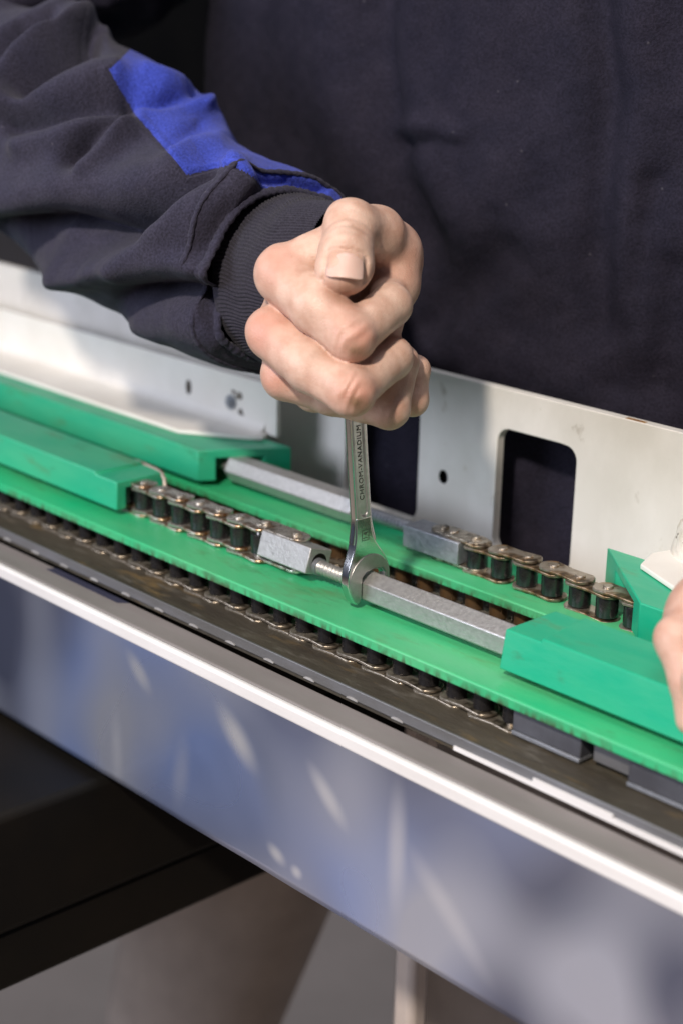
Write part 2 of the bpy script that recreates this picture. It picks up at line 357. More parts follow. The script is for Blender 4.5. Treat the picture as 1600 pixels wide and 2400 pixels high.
bm = bmesh.new(); cyly(bm, -23.1, 3.5, 12.05, 12.218, 0.24, 6); obj('bolt_head', bm, STEELD, t, bevel=0.03)
bm = bmesh.new(); cyly(bm, -27.0, 3.62, 12.335, 12.349, 0.24, 20, 0.44); obj('bolt_hole', bm, HOLE, t)
GRIME = mat('grime_patch', (0.20, 0.17, 0.14), 0.7, col2=(0.12, 0.10, 0.08), nscale=200)
rg = random.Random(5)
for (gx, gz, r) in ((-22.45, 3.95, 0.35), (-22.3, 3.05, 0.33), (-22.9, 4.1, 0.22)):
    bm = bmesh.new(); pts = []
    for k in range(16):
        a = 2 * math.pi * k / 16; q = r * rg.uniform(0.55, 1.1); pts.append((gx + q * math.cos(a), gz + q * 0.75 * math.sin(a)))
    a = [bm.verts.new((px, 12.342, pz)) for px, pz in pts]; bm.faces.new(a); obj('paint_chip', bm, GRIME, t)
for (gx, w) in ((-26.9, 0.7), (-21.0, 0.3)):
    bm = bmesh.new(); box(bm, gx - w / 2, gx + w / 2, 12.32, 12.36, 2.50, 2.56); obj('paint_gap', bm, BLACKM, t)

# weld corner, right
t = empty('corner_bracket', (8, 13, 2.1), 'white welded corner bracket with speckled round post at right edge', 'bracket')
bm = bmesh.new()
rings = []
for z, r in ((0.6, 3.2), (0.95, 2.75), (1.35, 2.35), (1.8, 2.05), (2.6, 1.95), (3.3, 1.85), (3.65, 1.7), (3.82, 1.3)):
    rings.append([(7.75 + r * math.cos(2 * math.pi * k / 40) * (1 + 0.03 * math.sin(5 * k + 3 * z)), 14.6 + r * math.sin(2 * math.pi * k / 40) * (1 + 0.03 * math.sin(7 * k - 2 * z)), z + 0.03 * math.sin(3 * k)) for k in range(40)])
ring_loft(bm, rings); obj('weld_post', bm, WELD, t, angle=0)
bm = bmesh.new(); extrude_z(bm, [(6.3, 11.0), (9.9, 9.35), (40, 9.2), (40, 14.9), (6.3, 14.9), (5.7, 12.6)], 2.06, 2.3); obj('foot_flange', bm, WHITE2, t, bevel=0.06)

# ------------------------------------------------------------------ green sliding blocks
BLK = 'green plastic sliding blocks on the two chain lanes'
def channel_block(segs, label):
    """segs: list of (x0, x1, y0, y1, z0, z1, slope of front face, web, roof); each is an inverted U"""
    bm = bmesh.new()
    for (x0, x1, y0, y1, z0, z1, lean, wf, wb, zr) in segs:
        poly = [(y0, z0), (y0 + wf, z0), (y0 + wf, zr), (y1 - wb, zr), (y1 - wb, z0), (y1, z0), (y1, z1), (y0 + lean, z1)]
        extrude_x(bm, poly, x0, x1)
    return tag(obj('slide_block', bm, GREEN, bevel=0.06, segs=2), label, 'slide block', BLK)
def stepped_block(xa, xs, xb, low_first, y0, y1, z0, zlow, zhigh, lean, wf, wb, zr, label, skew=0.0):
    sec = lambda x, z1: [(x + (skew * (y - y0) if x == xs else 0), y, z) for y, z in ((y0, z0), (y0 + wf, z0), (y0 + wf, zr), (y1 - wb, zr), (y1 - wb, z0), (y1, z0), (y1, z1), (y0 + lean * (z1 - z0) / (zhigh - z0), z1))]
    a_, b_ = (zlow, zhigh) if low_first else (zhigh, zlow)
    bm = bmesh.new(); ring_loft(bm, [sec(xa, a_), sec(xs, a_), sec(xs, b_), sec(xb, b_)])
    bmesh.ops.remove_doubles(bm, verts=bm.verts, dist=1e-4); bmesh.ops.dissolve_degenerate(bm, edges=bm.edges, dist=1e-5)
    bmesh.ops.dissolve_limit(bm, angle_limit=math.radians(1), verts=bm.verts, edges=bm.edges)
    return tag(obj('slide_block', bm, GREEN, bevel=0.06, segs=2), label, 'slide block', BLK)
stepped_block(-60, -20.75, -18.9, False, 1.4, 4.4, 0.36, 1.84, 1.98, 0.05, 0.62, 0.62, 1.45, 'green block at left with a stepped end from which the clean chain comes out')
stepped_block(7.0, 8.85, 36, True, 1.18, 4.5, 0.36, 1.97, 2.12, 0.30, 0.6, 0.6, 1.62, 'green block at right with a stepped end gripping the front hexagonal bar', -0.12)
channel_block([(-62, (lambda y, z: -20.33 + (y - 7.74) * 0.60), 7.74, 12.1, 0.36, 2.08, 0.0, 0.85, 1.25, 1.62)],
              'long green block at far left under the white bracket with an angled notched end')
channel_block([((lambda y, z: 8.75 - (y - 7.75) * 1.15), 36, 7.75, 12.3, 0.36, 2.03, 0.0, 0.75, 1.3, 1.62)],
              'green block at far right beneath the corner bracket, receiving the rusty chain')

# ------------------------------------------------------------------ roller chains
P = 1.52
def plate_mesh(inner, thick):
    bm = bmesh.new(); R = 0.66; n = 12; pts = []
    for k in range(n + 1):
        a = math.radians(-68 + 136 * k / n); pts.append((P / 2 + R * math.cos(a), R * math.sin(a)))
    pts.append((0, 0.50))
    for k in range(n + 1):
        a = math.radians(112 + 136 * k / n); pts.append((-P / 2 + R * math.cos(a), R * math.sin(a)))
    pts.append((0, -0.50))
    extrude_z(bm, pts, -thick / 2, thick / 2); return bm
CHAINS = 'roller chains running along the rails'
def chain(label, x0, n, cy, zf, mplate, mroller, yf=None, zsc=1.0, skip_top=False, jitter=0.0, seed=1, rrad=0.50):
    rr = random.Random(seed)
    t = empty('roller_chain', (x0 + n * P / 2, cy, zf(x0 + n * P / 2)), label, 'chain', CHAINS)
    org = ROOT[t.name]
    def base(bm, name, m, bev):
        bmesh.ops.recalc_face_normals(bm, faces=bm.faces)
        me = bpy.data.meshes.new(name); bm.to_mesh(me); bm.free()
        co = np.empty(len(me.vertices) * 3, dtype=np.float32); me.vertices.foreach_get('co', co); me.vertices.foreach_set('co', co * 0.01)
        me.materials.append(m); me.shade_smooth(); me.set_sharp_from_angle(angle=math.radians(40)); return me
    H = 0.95 * zsc
    bm = bmesh.new(); cylz(bm, 0, 0, -H / 2, H / 2, rrad, 28, 0.035); mr = base(bm, 'roller', mroller, 0)
    mo = base(plate_mesh(False, 0.15), 'link_plate', mplate, 0); mi = base(plate_mesh(True, 0.15), 'link_plate', mplate, 0)
    zo = H / 2 + 0.03 + 0.15 + 0.04 + 0.075; zi = H / 2 + 0.02 + 0.075
    bm = bmesh.new(); cylz(bm, 0, 0, -zo - 0.16, zo + 0.16, 0.24, 16, 0.04); mp = base(bm, 'pin', mplate, 0)
    def put(name, me, x, z, ang, bevel):
        o = bpy.data.objects.new(name, me); COL.objects.link(o); o.parent = t
        y = cy + (yf(x) if yf else 0)
        o.location = Vector((x - org.x + rr.uniform(-1, 1) * jitter, y - org.y + rr.uniform(-1, 1) * jitter, z - org.z)) * 0.01
        o.rotation_euler = (rr.uniform(-1, 1) * jitter * 0.8, ang, rr.uniform(-1, 1) * jitter)
        if bevel:
            b = o.modifiers.new('bevel', 'BEVEL'); b.width = 0.0004; b.segments = 2; b.limit_method = 'ANGLE'; b.angle_limit = math.radians(50)
        return o
    for i in range(n + 1):
        x = x0 + i * P; z = zf(x)
        put('roller', mr, x, z, 0, False); put('pin', mp, x, z, 0, False)
        if i < n:
            xm = x + P / 2; zm = zf(xm); ang = -math.atan2(zf(x + P) - zf(x), P)
            q = zi if i % 2 else zo
            put('link_plate', mi if i % 2 else mo, xm, zm - q, ang, True)
            if not skip_top: put('link_plate', mi if i % 2 else mo, xm, zm + q, ang, True)
    return t
YN, YF = 2.85, 9.62
chain('clean bright roller chain ending in the front clamp block beside the wrench', -23.05, 9, YN, lambda x: 0.80 + 0.010 * (x + 20), PLATE, ROLLER, jitter=0.02, seed=2)
chain('rusty roller chain from the far clamp block into the right green block', -3.4, 9, YF, lambda x: 0.66 - 0.012 * x + 0.05 * math.sin(x * 0.8), mat('rusty_chain_plate', (0.52, 0.46, 0.39), 0.36, 0.8, col2=(0.36, 0.29, 0.21), nscale=120, dirt_or_reflection=[(0.36, 0.17, 0.03), (0.10, 0.075, 0.05)], dscale=70, dlow=0.50, dhigh=0.64, rvar=0.1, bump=0.3, bscale=500), ROLLER, jitter=0.02, seed=3)
chain('greasy lower roller chain under the front edge of the near guide strip', -33.0, 27, 0.95, lambda x: -1.02, PLATED, ROLLERD, zsc=0.82, jitter=0.03, seed=4, rrad=0.43)
chain('dark lower roller chain in the gap between the two guide strips', -24.0, 21, 8.75, lambda x: -1.02, PLATED, mat('brown_dark_roller', (0.075, 0.055, 0.04), 0.4, 0.4, col2=(0.14, 0.075, 0.03), nscale=110), zsc=0.82, jitter=0.03, seed=5, rrad=0.43)  # rollers browner and lighter than on the front lower chain

# plain grey slide pieces following the lower chain at the right
t = empty('lower_slider', (11, 1, -1.7), 'blue-grey slider bar joining the lower chain at right under the green strip', 'slider')
bm = bmesh.new(); box(bm, 8.55, 11.9, 0.35, 1.6, -1.45, -0.52); obj('slider_block', bm, SLOT if False else mat('blue_grey_steel', (0.15, 0.155, 0.18), 0.4, 0.5, col2=(0.10, 0.10, 0.115), nscale=40), t, bevel=0.05)
bm = bmesh.new(); box(bm, 8.55, 11.9, 0.28, 1.6, -1.62, -1.452); obj('slider_lip', bm, STEELD, t, bevel=0.03)
bm = bmesh.new(); box(bm, 12.3, 14.0, 0.6, 1.6, -1.45, -0.6); obj('slider_link', bm, GREYM, t, bevel=0.05)
bm = bmesh.new(); box(bm, 14.1, 36, 0.35, 1.6, -1.5, -0.52); obj('slider_bar', bm, bpy.data.materials['blue_grey_steel'], t, bevel=0.05)
bm = bmesh.new(); box(bm, 14.1, 36, 0.28, 1.6, -1.66, -1.502); obj('slider_lip', bm, STEELD, t, bevel=0.03)

# ------------------------------------------------------------------ tensioners: hexagonal bar + threaded rod + clamp block
TEN = 'hexagonal chain tensioners'
def hexbar(bm, x0, x1, cy, cz, side, roll, cham=0.12, n=6):
    R = side; rings = []
    for x, q in ((x0, R - cham), (x0 + cham, R), (x1 - cham, R), (x1, R - cham)):
        rings.append([(x, cy + q * math.sin(roll + math.radians(30 + 60 * k)), cz + q * math.cos(roll + math.radians(30 + 60 * k))) for k in range(n)])
    ring_loft(bm, rings)
def rod(bm, x0, x1, cy, cz, r, pitch=0.25, n=20):
    rings = []; x = x0; k = 0
    while x <= x1:
        rings.append([(x, cy + (r - (0.09 if k % 2 else 0)) * math.cos(2 * math.pi * j / n), cz + (r - (0.09 if k % 2 else 0)) * math.sin(2 * math.pi * j / n)) for j in range(n)])
        x += pitch / 2; k += 1
    ring_loft(bm, rings)
def block_roll(bm, x0, x1, cy, cz, w, h, roll, cut=0.0):
    c, s = math.cos(roll), math.sin(roll)
    pts = [(cy + a * c - b * s, cz + a * s + b * c) for a, b in ((-w / 2, -h / 2), (w / 2, -h / 2), (w / 2, h / 2), (-w / 2, h / 2))]
    extrude_x(bm, pts, x0, x1)
def tensioner(label, bar, rodx, clamp, cy, cz, roll, croll, ccy, ccz, csize, dull=False):
    t = empty('chain_tensioner', ((bar[0] + bar[1]) / 2, cy, 0), label, 'tensioner', TEN)
    bm = bmesh.new(); hexbar(bm, bar[0], bar[1], cy, cz, 0.76, roll); obj('hex_bar', bm, STEEL, t, bevel=0.05)
    bm = bmesh.new(); rod(bm, rodx[0], rodx[1], cy, cz, 0.34); obj('threaded_rod', bm, STEELD if dull else STEEL, t, angle=60)
    bm = bmesh.new(); block_roll(bm, clamp[0], clamp[1], ccy, ccz, csize[0], csize[1], croll); cb = obj('clamp_block', bm, STEELD if dull else STEEL, t, bevel=0.05)
    return t, cb
tN, cbN = tensioner('front steel hexagonal bar with threaded rod and clamp, gripped by the wrench', (-2.25, 7.6), (-6.2, -2.0), (-8.85, -5.45), YN, 0.80, math.radians(30), -0.28, YN + 0.1, 0.98, (1.35, 1.22))
bm = bmesh.new(); rod(bm, -2.42, -2.27, YN, 0.80, 0.56, 0.3, 6); obj('bar_shoulder', bm, STEEL, tN, bevel=0.03)
bm = bmesh.new(); ring_loft(bm, [[(x, YN + 0.1 + q * math.cos(2 * math.pi * k / 24), 0.92 + q * math.sin(2 * math.pi * k / 24)) for k in range(24)] for x, q in ((-5.452, 0.46), (-5.44, 0.46))]); obj('threaded_hole', bm, BLACKM, cbN)
bm = bmesh.new(); rod(bm, -5.44, -5.2, YN, 0.80, 0.40, 0.12); obj('hole_collar', bm, STEELD, cbN)
tF, cbF = tensioner('far grey hexagonal bar with threaded rod and clamp, behind the wrench', (-19.6, -9.7), (-9.9, -5.9), (-6.05, -2.45), YF, 1.0, math.radians(-4), 0.0, YF - 0.02, 0.82, (1.4, 1.1), True)
bm = bmesh.new(); rod(bm, -20.6, -19.55, YF, 1.0, 0.34, 0.6); obj('end_stub', bm, STEEL, tF)
bm = bmesh.new(); cylz(bm, -4.6, YF + 0.1, 1.371, 1.376, 0.2, 18); obj('tapped_hole', bm, BLACKM, cbF)

# fork plates and pins that tie the chains to their clamp blocks
for (tt, xa, xb, cy, zt, zb, mp_) in ((tN, -9.35, -7.0, YN + 0.25, 1.72, 0.19, PLATE), (tF, -4.1, -1.9, YF, 1.47, 0.17, PLATED)):
    for z in (zt, zb):
        bm = bmesh.new(); pts = []
        for cx, a0 in ((xb, -90), (xa, 90)):
            for k in range(11):
                a = math.radians(a0 + 18 * k); pts.append((cx + 0.55 * math.cos(a), cy + 0.55 * math.sin(a)))
        extrude_z(bm, pts, z - 0.07, z + 0.07); obj('fork_plate', bm, mp_, tt, bevel=0.03)
    for x in (xa + 0.1, xb - 0.1):
        bm = bmesh.new(); cylz(bm, x, cy, zb - 0.2, zt + 0.22, 0.22, 16, 0.05); obj('fork_pin', bm, mp_, tt)

# bent wire pin stuck in the clean chain
bm = bmesh.new()
def on_y(u, v, y):
    d = CR @ np.array([(u - 800) / FPX, (v - 1200) / FPX, 1.0]); return tuple(CC + d * ((y - CC[1]) / d[1]))
pts = [on_y(318, 1080, 4.55), on_y(345, 1091, 4.5), on_y(368, 1101, 4.4), on_y(380, 1110, 4.3), on_y(386, 1124, 4.2), on_y(387, 1145, 4.05), on_y(387, 1165, 3.9)]
tube(bm, pts, 0.11, 10)
tag(obj('bent_wire', bm, mat('bare_wire', (0.62, 0.52, 0.44), 0.4, 0.6), angle=0), 'thin bent wire hooked into the clean chain by the left block', 'wire')
bm = bmesh.new(); box(bm, 4.35, 5.9, 7.95, 8.25, 0.003, 0.04)
tag(obj('paper_scrap', bm, EDGE), 'small pale sliver lying on the far strip beside the rusty chain', 'scrap')

# ------------------------------------------------------------------ wrench
XW = -1.78          # plane of the face that carries the lettering
def axis_y(z): return 2.17 + (4.3 - z) * 0.107
wr = empty('wrench', (XW - 0.25, 2.6, 1.2), 'chrome open-end wrench held upright on the front hexagonal bar', 'wrench')
# head: rounded jaw outline, opening downwards over the bar
rt = [(2.58, 4.18), (2.62, 3.7), (2.74, 3.25), (2.98, 2.85), (3.32, 2.45), (3.62, 2.05), (3.80, 1.62), (3.86, 1.18), (3.82, 0.80), (3.68, 0.55)]
slot = [(3.56, 0.55), (3.54, 1.36), (3.34, 1.58), (2.86, 1.66), (2.40, 1.60), (2.19, 1.40), (2.16, 0.50)]
lf = [(2.02, 0.26), (1.86, 0.20), (1.68, 0.34), (1.46, 0.72), (1.32, 1.15), (1.30, 1.60), (1.40, 2.02), (1.56, 2.42), (1.68, 2.85), (1.74, 3.3), (1.75, 3.8), (1.75, 4.18)]
def smooth_line(p, n):
    p = np.array(p); t_ = np.linspace(0, len(p) - 1, n); q = np.stack([np.interp(t_, np.arange(len(p)), p[:, i]) for i in range(2)], 1)
    for _ in range(6): q[1:-1] = (q[:-2] + 2 * q[1:-1] + q[2:]) / 4
    return [tuple(v) for v in q]
bm = bmesh.new(); extrude_x(bm, smooth_line(rt, 50) + slot + smooth_line(lf, 56), XW - 0.50, XW - 0.046); obj('jaw_head', bm, CHROME, wr, bevel=0.10, segs=4, angle=60)
bm = bmesh.new(); hc = (2.58, 1.22); pts = []
for k in range(41):
    a = math.radians(-18 + 206 * k / 40); pts.append((hc[0] + 1.20 * math.cos(a), hc[1] + 1.20 * math.sin(a)))
pts += [(1.44, 0.86), (1.70, 0.42), (1.88, 0.28), (2.02, 0.33), (2.09, 0.50), (2.11, 1.42), (2.36, 1.66), (2.86, 1.73), (3.37, 1.66), (3.60, 1.40), (3.61, 0.80)]
extrude_x(bm, pts, XW - 0.06, XW + 0.005); obj('jaw_face', bm, SATIN, wr, bevel=0.03, segs=2, angle=50)
# shank: front face is a height field with a long recessed panel
nz, nw = 420, 61
zs = np.linspace(3.0, 13.2, nz); front = np.zeros((nz, nw, 3))
def halfw(z):
    t_ = np.clip((z - 2.7) / 1.5, 0, 1); t_ = t_ * t_ * (3 - 2 * t_); return 0.62 * (1 - t_) + 0.40 * t_
rows = []
for i, z in enumerate(zs):
    hw = halfw(z); w = np.linspace(-1, 1, nw) * hw; cy = axis_y(z)
    sd = np.hypot(w, np.maximum(4.45 - z, 0)) - 0.215
    dep = 0.075 * np.clip(0.5 - sd / 0.06, 0, 1)
    ex = 0.05 * np.clip((np.abs(w) / hw - 0.86) / 0.14, 0, 1) ** 2      # soft edge
    th = 0.43; n = 14
    r = [(XW - 0.05 - dep[j] - ex[j], cy + w[j], z) for j in range(nw)]
    for k in range(1, n):                                            # rounded side at +w
        a = math.pi * k / n; r.append((XW - 0.10 - (th - 0.10) / 2 + (th - 0.1) / 2 * math.cos(a), cy + hw + 0.15 * math.sin(a), z))
    r += [(XW - th - 0.0, cy + hw, z), (XW - th, cy - hw, z)]
    for k in range(1, n):
        a = math.pi - math.pi * k / n; r.append((XW - 0.10 - (th - 0.10) / 2 + (th - 0.1) / 2 * math.cos(a), cy - hw - 0.15 * math.sin(a), z))
    rows.append(r)
sh = link_mesh('shank', grid_mesh('shank', np.array(rows), wrap=True), CHROME, wr, angle=0)
sh.data.materials.append(SATIN); nc = len(rows[0])
mi = np.tile((np.arange(nc) < nw - 1).astype(np.int32), nz - 1); sh.data.polygons.foreach_set('material_index', mi)
# lettering
def text_mesh(body, size):
    cu = bpy.data.curves.new('txt', 'FONT'); cu.body = body; cu.size = size; cu.extrude = 0.012; cu.align_x = 'LEFT'; cu.align_y = 'CENTER'
    cu.space_character = 1.12
    ob = bpy.data.objects.new('txt', cu); COL.objects.link(ob); bpy.context.view_layer.update()
    me = bpy.data.meshes.new_from_object(ob.evaluated_get(bpy.context.evaluated_depsgraph_get()))
    bpy.data.objects.remove(ob); return me
def letters(name, body, size, z0, dx, up=True, off=0.0):
    me = text_mesh(body, size); c = np.empty(len(me.vertices) * 3, dtype=np.float32); me.vertices.foreach_get('co', c); c = c.reshape(-1, 3)
    out = np.zeros_like(c)
    z = z0 + c[:, 0]; out[:, 2] = z; out[:, 1] = axis_y(z) - c[:, 1] + off; out[:, 0] = XW + dx + c[:, 2]
    me.vertices.foreach_set('co', out.ravel()); return link_mesh(name, me, ENGR, sh, smooth=False)
letters('engraved_lettering', 'CHROM-VANADIUM', 0.34, 4.95, -0.121)
bm = bmesh.new()
zc, yc = 3.36, axis_y(3.36)
for (a0, a1, b0, b1) in ((-0.21, 0.21, -0.25, -0.225), (-0.21, 0.21, 0.225, 0.25), (-0.21, -0.185, -0.225, 0.225), (0.185, 0.21, -0.225, 0.225)):
    box(bm, XW - 0.052, XW - 0.038, yc + a0, yc + a1, zc + b0, zc + b1)
obj('size_frame', bm, ENGR, sh)
me = text_mesh('14', 0.36); c = np.empty(len(me.vertices) * 3, dtype=np.float32); me.vertices.foreach_get('co', c); c = c.reshape(-1, 3)
c[:, 0] -= (c[:, 0].min() + c[:, 0].max()) / 2
out = np.stack([XW - 0.045 + c[:, 2] * 0.4, yc - c[:, 1] , zc + c[:, 0]], -1)
me.vertices.foreach_set('co', out.astype(np.float32).ravel()); link_mesh('size_mark', me, ENGR, sh, smooth=False)

# ------------------------------------------------------------------ person: signed-distance modelling meshed with surface nets
def surface_nets(D, org, h):
    s = D < 0
    nx_, ny_, nz_ = D.shape
    c = np.zeros((nx_ - 1, ny_ - 1, nz_ - 1), dtype=np.int8)
    for a in (0, 1):
        for b in (0, 1):
            for d in (0, 1): c += s[a:nx_ - 1 + a, b:ny_ - 1 + b, d:nz_ - 1 + d]
    act = (c > 0) & (c < 8)
    I = np.argwhere(act); ids = np.full(act.shape, -1, dtype=np.int64); ids[act] = np.arange(len(I))
    pos = np.zeros((len(I), 3)); cnt = np.zeros(len(I))
    corners = [(a, b, d) for a in (0, 1) for b in (0, 1) for d in (0, 1)]
    for p in corners:
        for ax in range(3):
            if p[ax]: continue
            q = list(p); q[ax] = 1
            d0 = D[I[:, 0] + p[0], I[:, 1] + p[1], I[:, 2] + p[2]]; d1 = D[I[:, 0] + q[0], I[:, 1] + q[1], I[:, 2] + q[2]]
            m_ = (d0 < 0) != (d1 < 0); t_ = np.where(m_, d0 / np.where(m_, d0 - d1, 1), 0)
            pp = np.array(p, float)[None, :].repeat(len(I), 0); pp[:, ax] = t_
            pos[m_] += pp[m_]; cnt[m_] += 1
    V = (I + pos / cnt[:, None]) * h + org
    Q = []
    for ax in range(3):
        a0 = [slice(None)] * 3; a1 = [slice(None)] * 3; a0[ax] = slice(0, -1); a1[ax] = slice(1, None)
        e = s[tuple(a0)] != s[tuple(a1)]; sg = s[tuple(a0)]
        E_ = np.argwhere(e); o1, o2 = (ax + 1) % 3, (ax + 2) % 3
        ok = (E_[:, o1] > 0) & (E_[:, o2] > 0) & (E_[:, o1] < D.shape[o1] - 1) & (E_[:, o2] < D.shape[o2] - 1); E_ = E_[ok]
        def cell(da, db):
            c_ = E_.copy(); c_[:, o1] -= da; c_[:, o2] -= db
            return ids[c_[:, 0], c_[:, 1], c_[:, 2]]
        q = np.stack([cell(1, 1), cell(0, 1), cell(0, 0), cell(1, 0)], 1)
        fl = ~sg[E_[:, 0], E_[:, 1], E_[:, 2]]; q[fl] = q[fl][:, ::-1]
        Q.append(q)
    return V, np.concatenate(Q)
def smin(a, b, k):
    h = np.clip(0.5 + 0.5 * (b - a) / k, 0, 1); return b * (1 - h) + a * h - k * h * (1 - h)
def cone(Pt, a, b, ra, rb):
    a = np.array(a, np.float32); b = np.array(b, np.float32); ab = b - a; L2 = float(ab @ ab)
    t_ = np.clip(((Pt - a) @ ab) / L2, 0, 1)
    d = Pt - a - t_[..., None] * ab
    return np.sqrt((d * d).sum(-1)) - (ra + (rb - ra) * t_)
def ball(Pt, c, r, sc=(1, 1, 1)):
    d = (Pt - np.array(c, np.float32)) / np.array(sc, np.float32); return (np.sqrt((d * d).sum(-1)) - r) * min(sc)
# hand frame: a right, b down, d away from the viewer (cm), origin on the wrench axis inside the fist; an oblique but ordinary local frame
HD = 66.5; KP = HD / FPX
def hp(u, v, d): return ((u - 830) * KP * (HD + d) / HD, (v - 800) * KP * (HD + d) / HD, d)
HO = dp(830, 800, HD)
XA, YA, ZA = CR[:, 0], CR[:, 1], CR[:, 2]
def h2w(V):
    # local frame is a perspective-free rotation of the world
    return HO + V[:, :1] * XA + V[:, 1:2] * YA + V[:, 2:3] * ZA
def hpt(u, v, d):
    w = dp(u, v, HD + d) - HO; return (float(w @ XA), float(w @ YA), float(w @ ZA))
def build_hand(h=0.075):
    lo = np.array([-5.6, -6.6, -4.4]); hi = np.array([4.0, 4.4, 9.5])
    n = np.ceil((hi - lo) / h).astype(int)
    ax = [np.arange(n[i], dtype=np.float32) * h + lo[i] for i in range(3)]
    Pt = np.stack(np.meshgrid(*ax, indexing='ij'), -1).astype(np.float32)
    c = lambda a, b, ra, rb: cone(Pt, hpt(*a), hpt(*b), ra, rb)
    s = lambda a, r, sc=(1, 1, 1): ball(Pt, hpt(*a), r, sc)
    wrist = (745, 665, 6.5)
    # palm: metacarpals + heel
    palm = c((668, 645, 0.2), wrist, 1.05, 1.9)
    palm = smin(palm, c((642, 782, 0.5), (740, 690, 6.5), 1.0, 1.8), 0.6)
    palm = smin(palm, c((670, 878, 1.2), (745, 720, 6.5), 1.0, 1.7), 0.6)
    palm = smin(palm, c((740, 915, 2.9), (755, 750, 6.8), 0.9, 1.6), 0.6)
    palm = smin(palm, c((745, 695, 6.5), (665, 655, 10.5), 2.2, 2.5), 1.0)
    palm = smin(palm, c((760, 720, 2.8), (790, 800, 3.4), 1.7, 1.6), 0.8)
    # thenar mass and first web
    palm = smin(palm, c((780, 640, 6.0), (905, 600, 2.6), 1.5, 1.45), 0.8)
    palm = smin(palm, c((905, 600, 2.4), (915, 660, 2.3), 1.38, 1.25), 0.5)
    palm = smin(palm, c((672, 628, 0.0), (745, 600, -0.1), 0.95, 0.9), 0.5)
    palm = smin(palm, c((745, 600, -0.1), (805, 560, 0.6), 0.9, 0.95), 0.5)
    palm = smin(palm, c((915, 680, 2.0), (900, 760, 2.2), 1.0, 0.8), 0.5)
    # MCP knuckles
    for p, r in (((650, 632, -0.1), 0.74), ((626, 772, 0.15), 0.78), ((660, 880, 1.0), 0.68)): palm = smin(palm, s(p, r), 0.45)
    def finger(j, r, kk=0.22, extra=()):
        d = None
        for a, b, ra, rb in zip(j[:-1], j[1:], r[:-1], r[1:]):
            e = c(a, b, ra, rb); d = e if d is None else smin(d, e, kk)
        for p, q in extra: d = smin(d, s(p, q), 0.35)
        return d
    idx = finger([(664, 648, -0.1), (746, 718, -1.7), (822, 788, -2.35), (915, 716, -0.6), (905, 690, 1.2)], [1.14, 1.10, 0.98, 0.86, 0.78], extra=[((833, 800, -2.70), 0.68), ((815, 775, -2.4), 0.86)])
    mid = finger([(640, 784, 0.2), (730, 860, -1.4), (822, 917, -2.25), (918, 838, -0.3), (900, 820, 1.4)], [1.08, 1.05, 0.95, 0.85, 0.75], extra=[((833, 926, -2.55), 0.66), ((815, 905, -2.3), 0.82)])
    rng = finger([(672, 882, 0.9), (780, 922, 0.9), (912, 958, 0.55), (938, 850, 1.0), (915, 820, 2.4)], [1.00, 0.92, 0.82, 0.76, 0.68], extra=[((915, 962, 0.4), 0.55)])
    pky = finger([(740, 915, 2.9), (840, 930, 2.7), (966, 938, 2.0), (972, 868, 2.1), (940, 850, 3.2)], [0.85, 0.75, 0.66, 0.62, 0.6])
    thb = finger([(905, 590, 2.4), (880, 552, 1.1), (822, 532, -0.45), (808, 595, -1.65), (803, 640, -2.25)], [1.40, 1.22, 1.08, 1.04, 0.92], kk=0.3,
                 extra=[((818, 518, -0.55), 0.86), ((792, 632, -1.9), 0.88), ((822, 630, -1.9), 0.88)])
    fs = [smin(palm, f, kf) for f, kf in ((idx, 0.35), (mid, 0.35), (rng, 0.35), (pky, 0.35), (thb, 0.30))]
    D = fs[0]
    for f in fs[1:]: D = smin(D, f, 0.055)
    # creases: web fold between thumb base and index, joint folds
    def crease(D, pts, w, dep):
        d = None
        for a, b in zip(pts[:-1], pts[1:]):
            e = cone(Pt, hpt(*a), hpt(*b), 0, 0); d = e if d is None else np.minimum(d, e)
        return D + dep * np.exp(-(d / w) ** 2)
    for (u, v, dd) in ((812, 560, -2.3), (812, 545, -2.1), (810, 530, -1.9)): pass
    # groove round the thumbnail
    tc_ = np.array(hpt(810, 622, -2.98)); al = np.array(hpt(803, 655, -3.25)) - np.array(hpt(813, 565, -2.70)); al /= np.linalg.norm(al)
    ow = np.array([0, 0, -1.0]); ow = ow - al * (ow @ al); ow /= np.linalg.norm(ow); acr = np.cross(al, ow)
    q = Pt - tc_.astype(np.float32); y_ = q @ al.astype(np.float32); x_ = q @ acr.astype(np.float32); z_ = q @ ow.astype(np.float32)
    rr_ = np.maximum(np.abs(x_) - 0.56, 0) ** 2 + np.maximum(np.abs(y_ + 0.05) - 0.42, 0) ** 2
    rim = np.abs(np.sqrt(rr_) - 0.22)
    D = D + 0.11 * np.exp(-(rim / 0.085) ** 2) * (z_ > -0.75) * (y_ < 0.45)
    V, Q = surface_nets(D, lo, h)
    # relax the stair-stepping a little
    e = np.concatenate([Q[:, [0, 1]], Q[:, [1, 2]], Q[:, [2, 3]], Q[:, [3, 0]]]); e = np.concatenate([e, e[:, ::-1]])
    deg = np.bincount(e[:, 0], minlength=len(V)).astype(float)[:, None]
    for lam in (0.5, -0.52, 0.5, -0.52, 0.4):
        A = np.stack([np.bincount(e[:, 0], weights=V[e[:, 1], i], minlength=len(V)) for i in range(3)], 1) / deg
        V = V + lam * (A - V)
    return V, Q
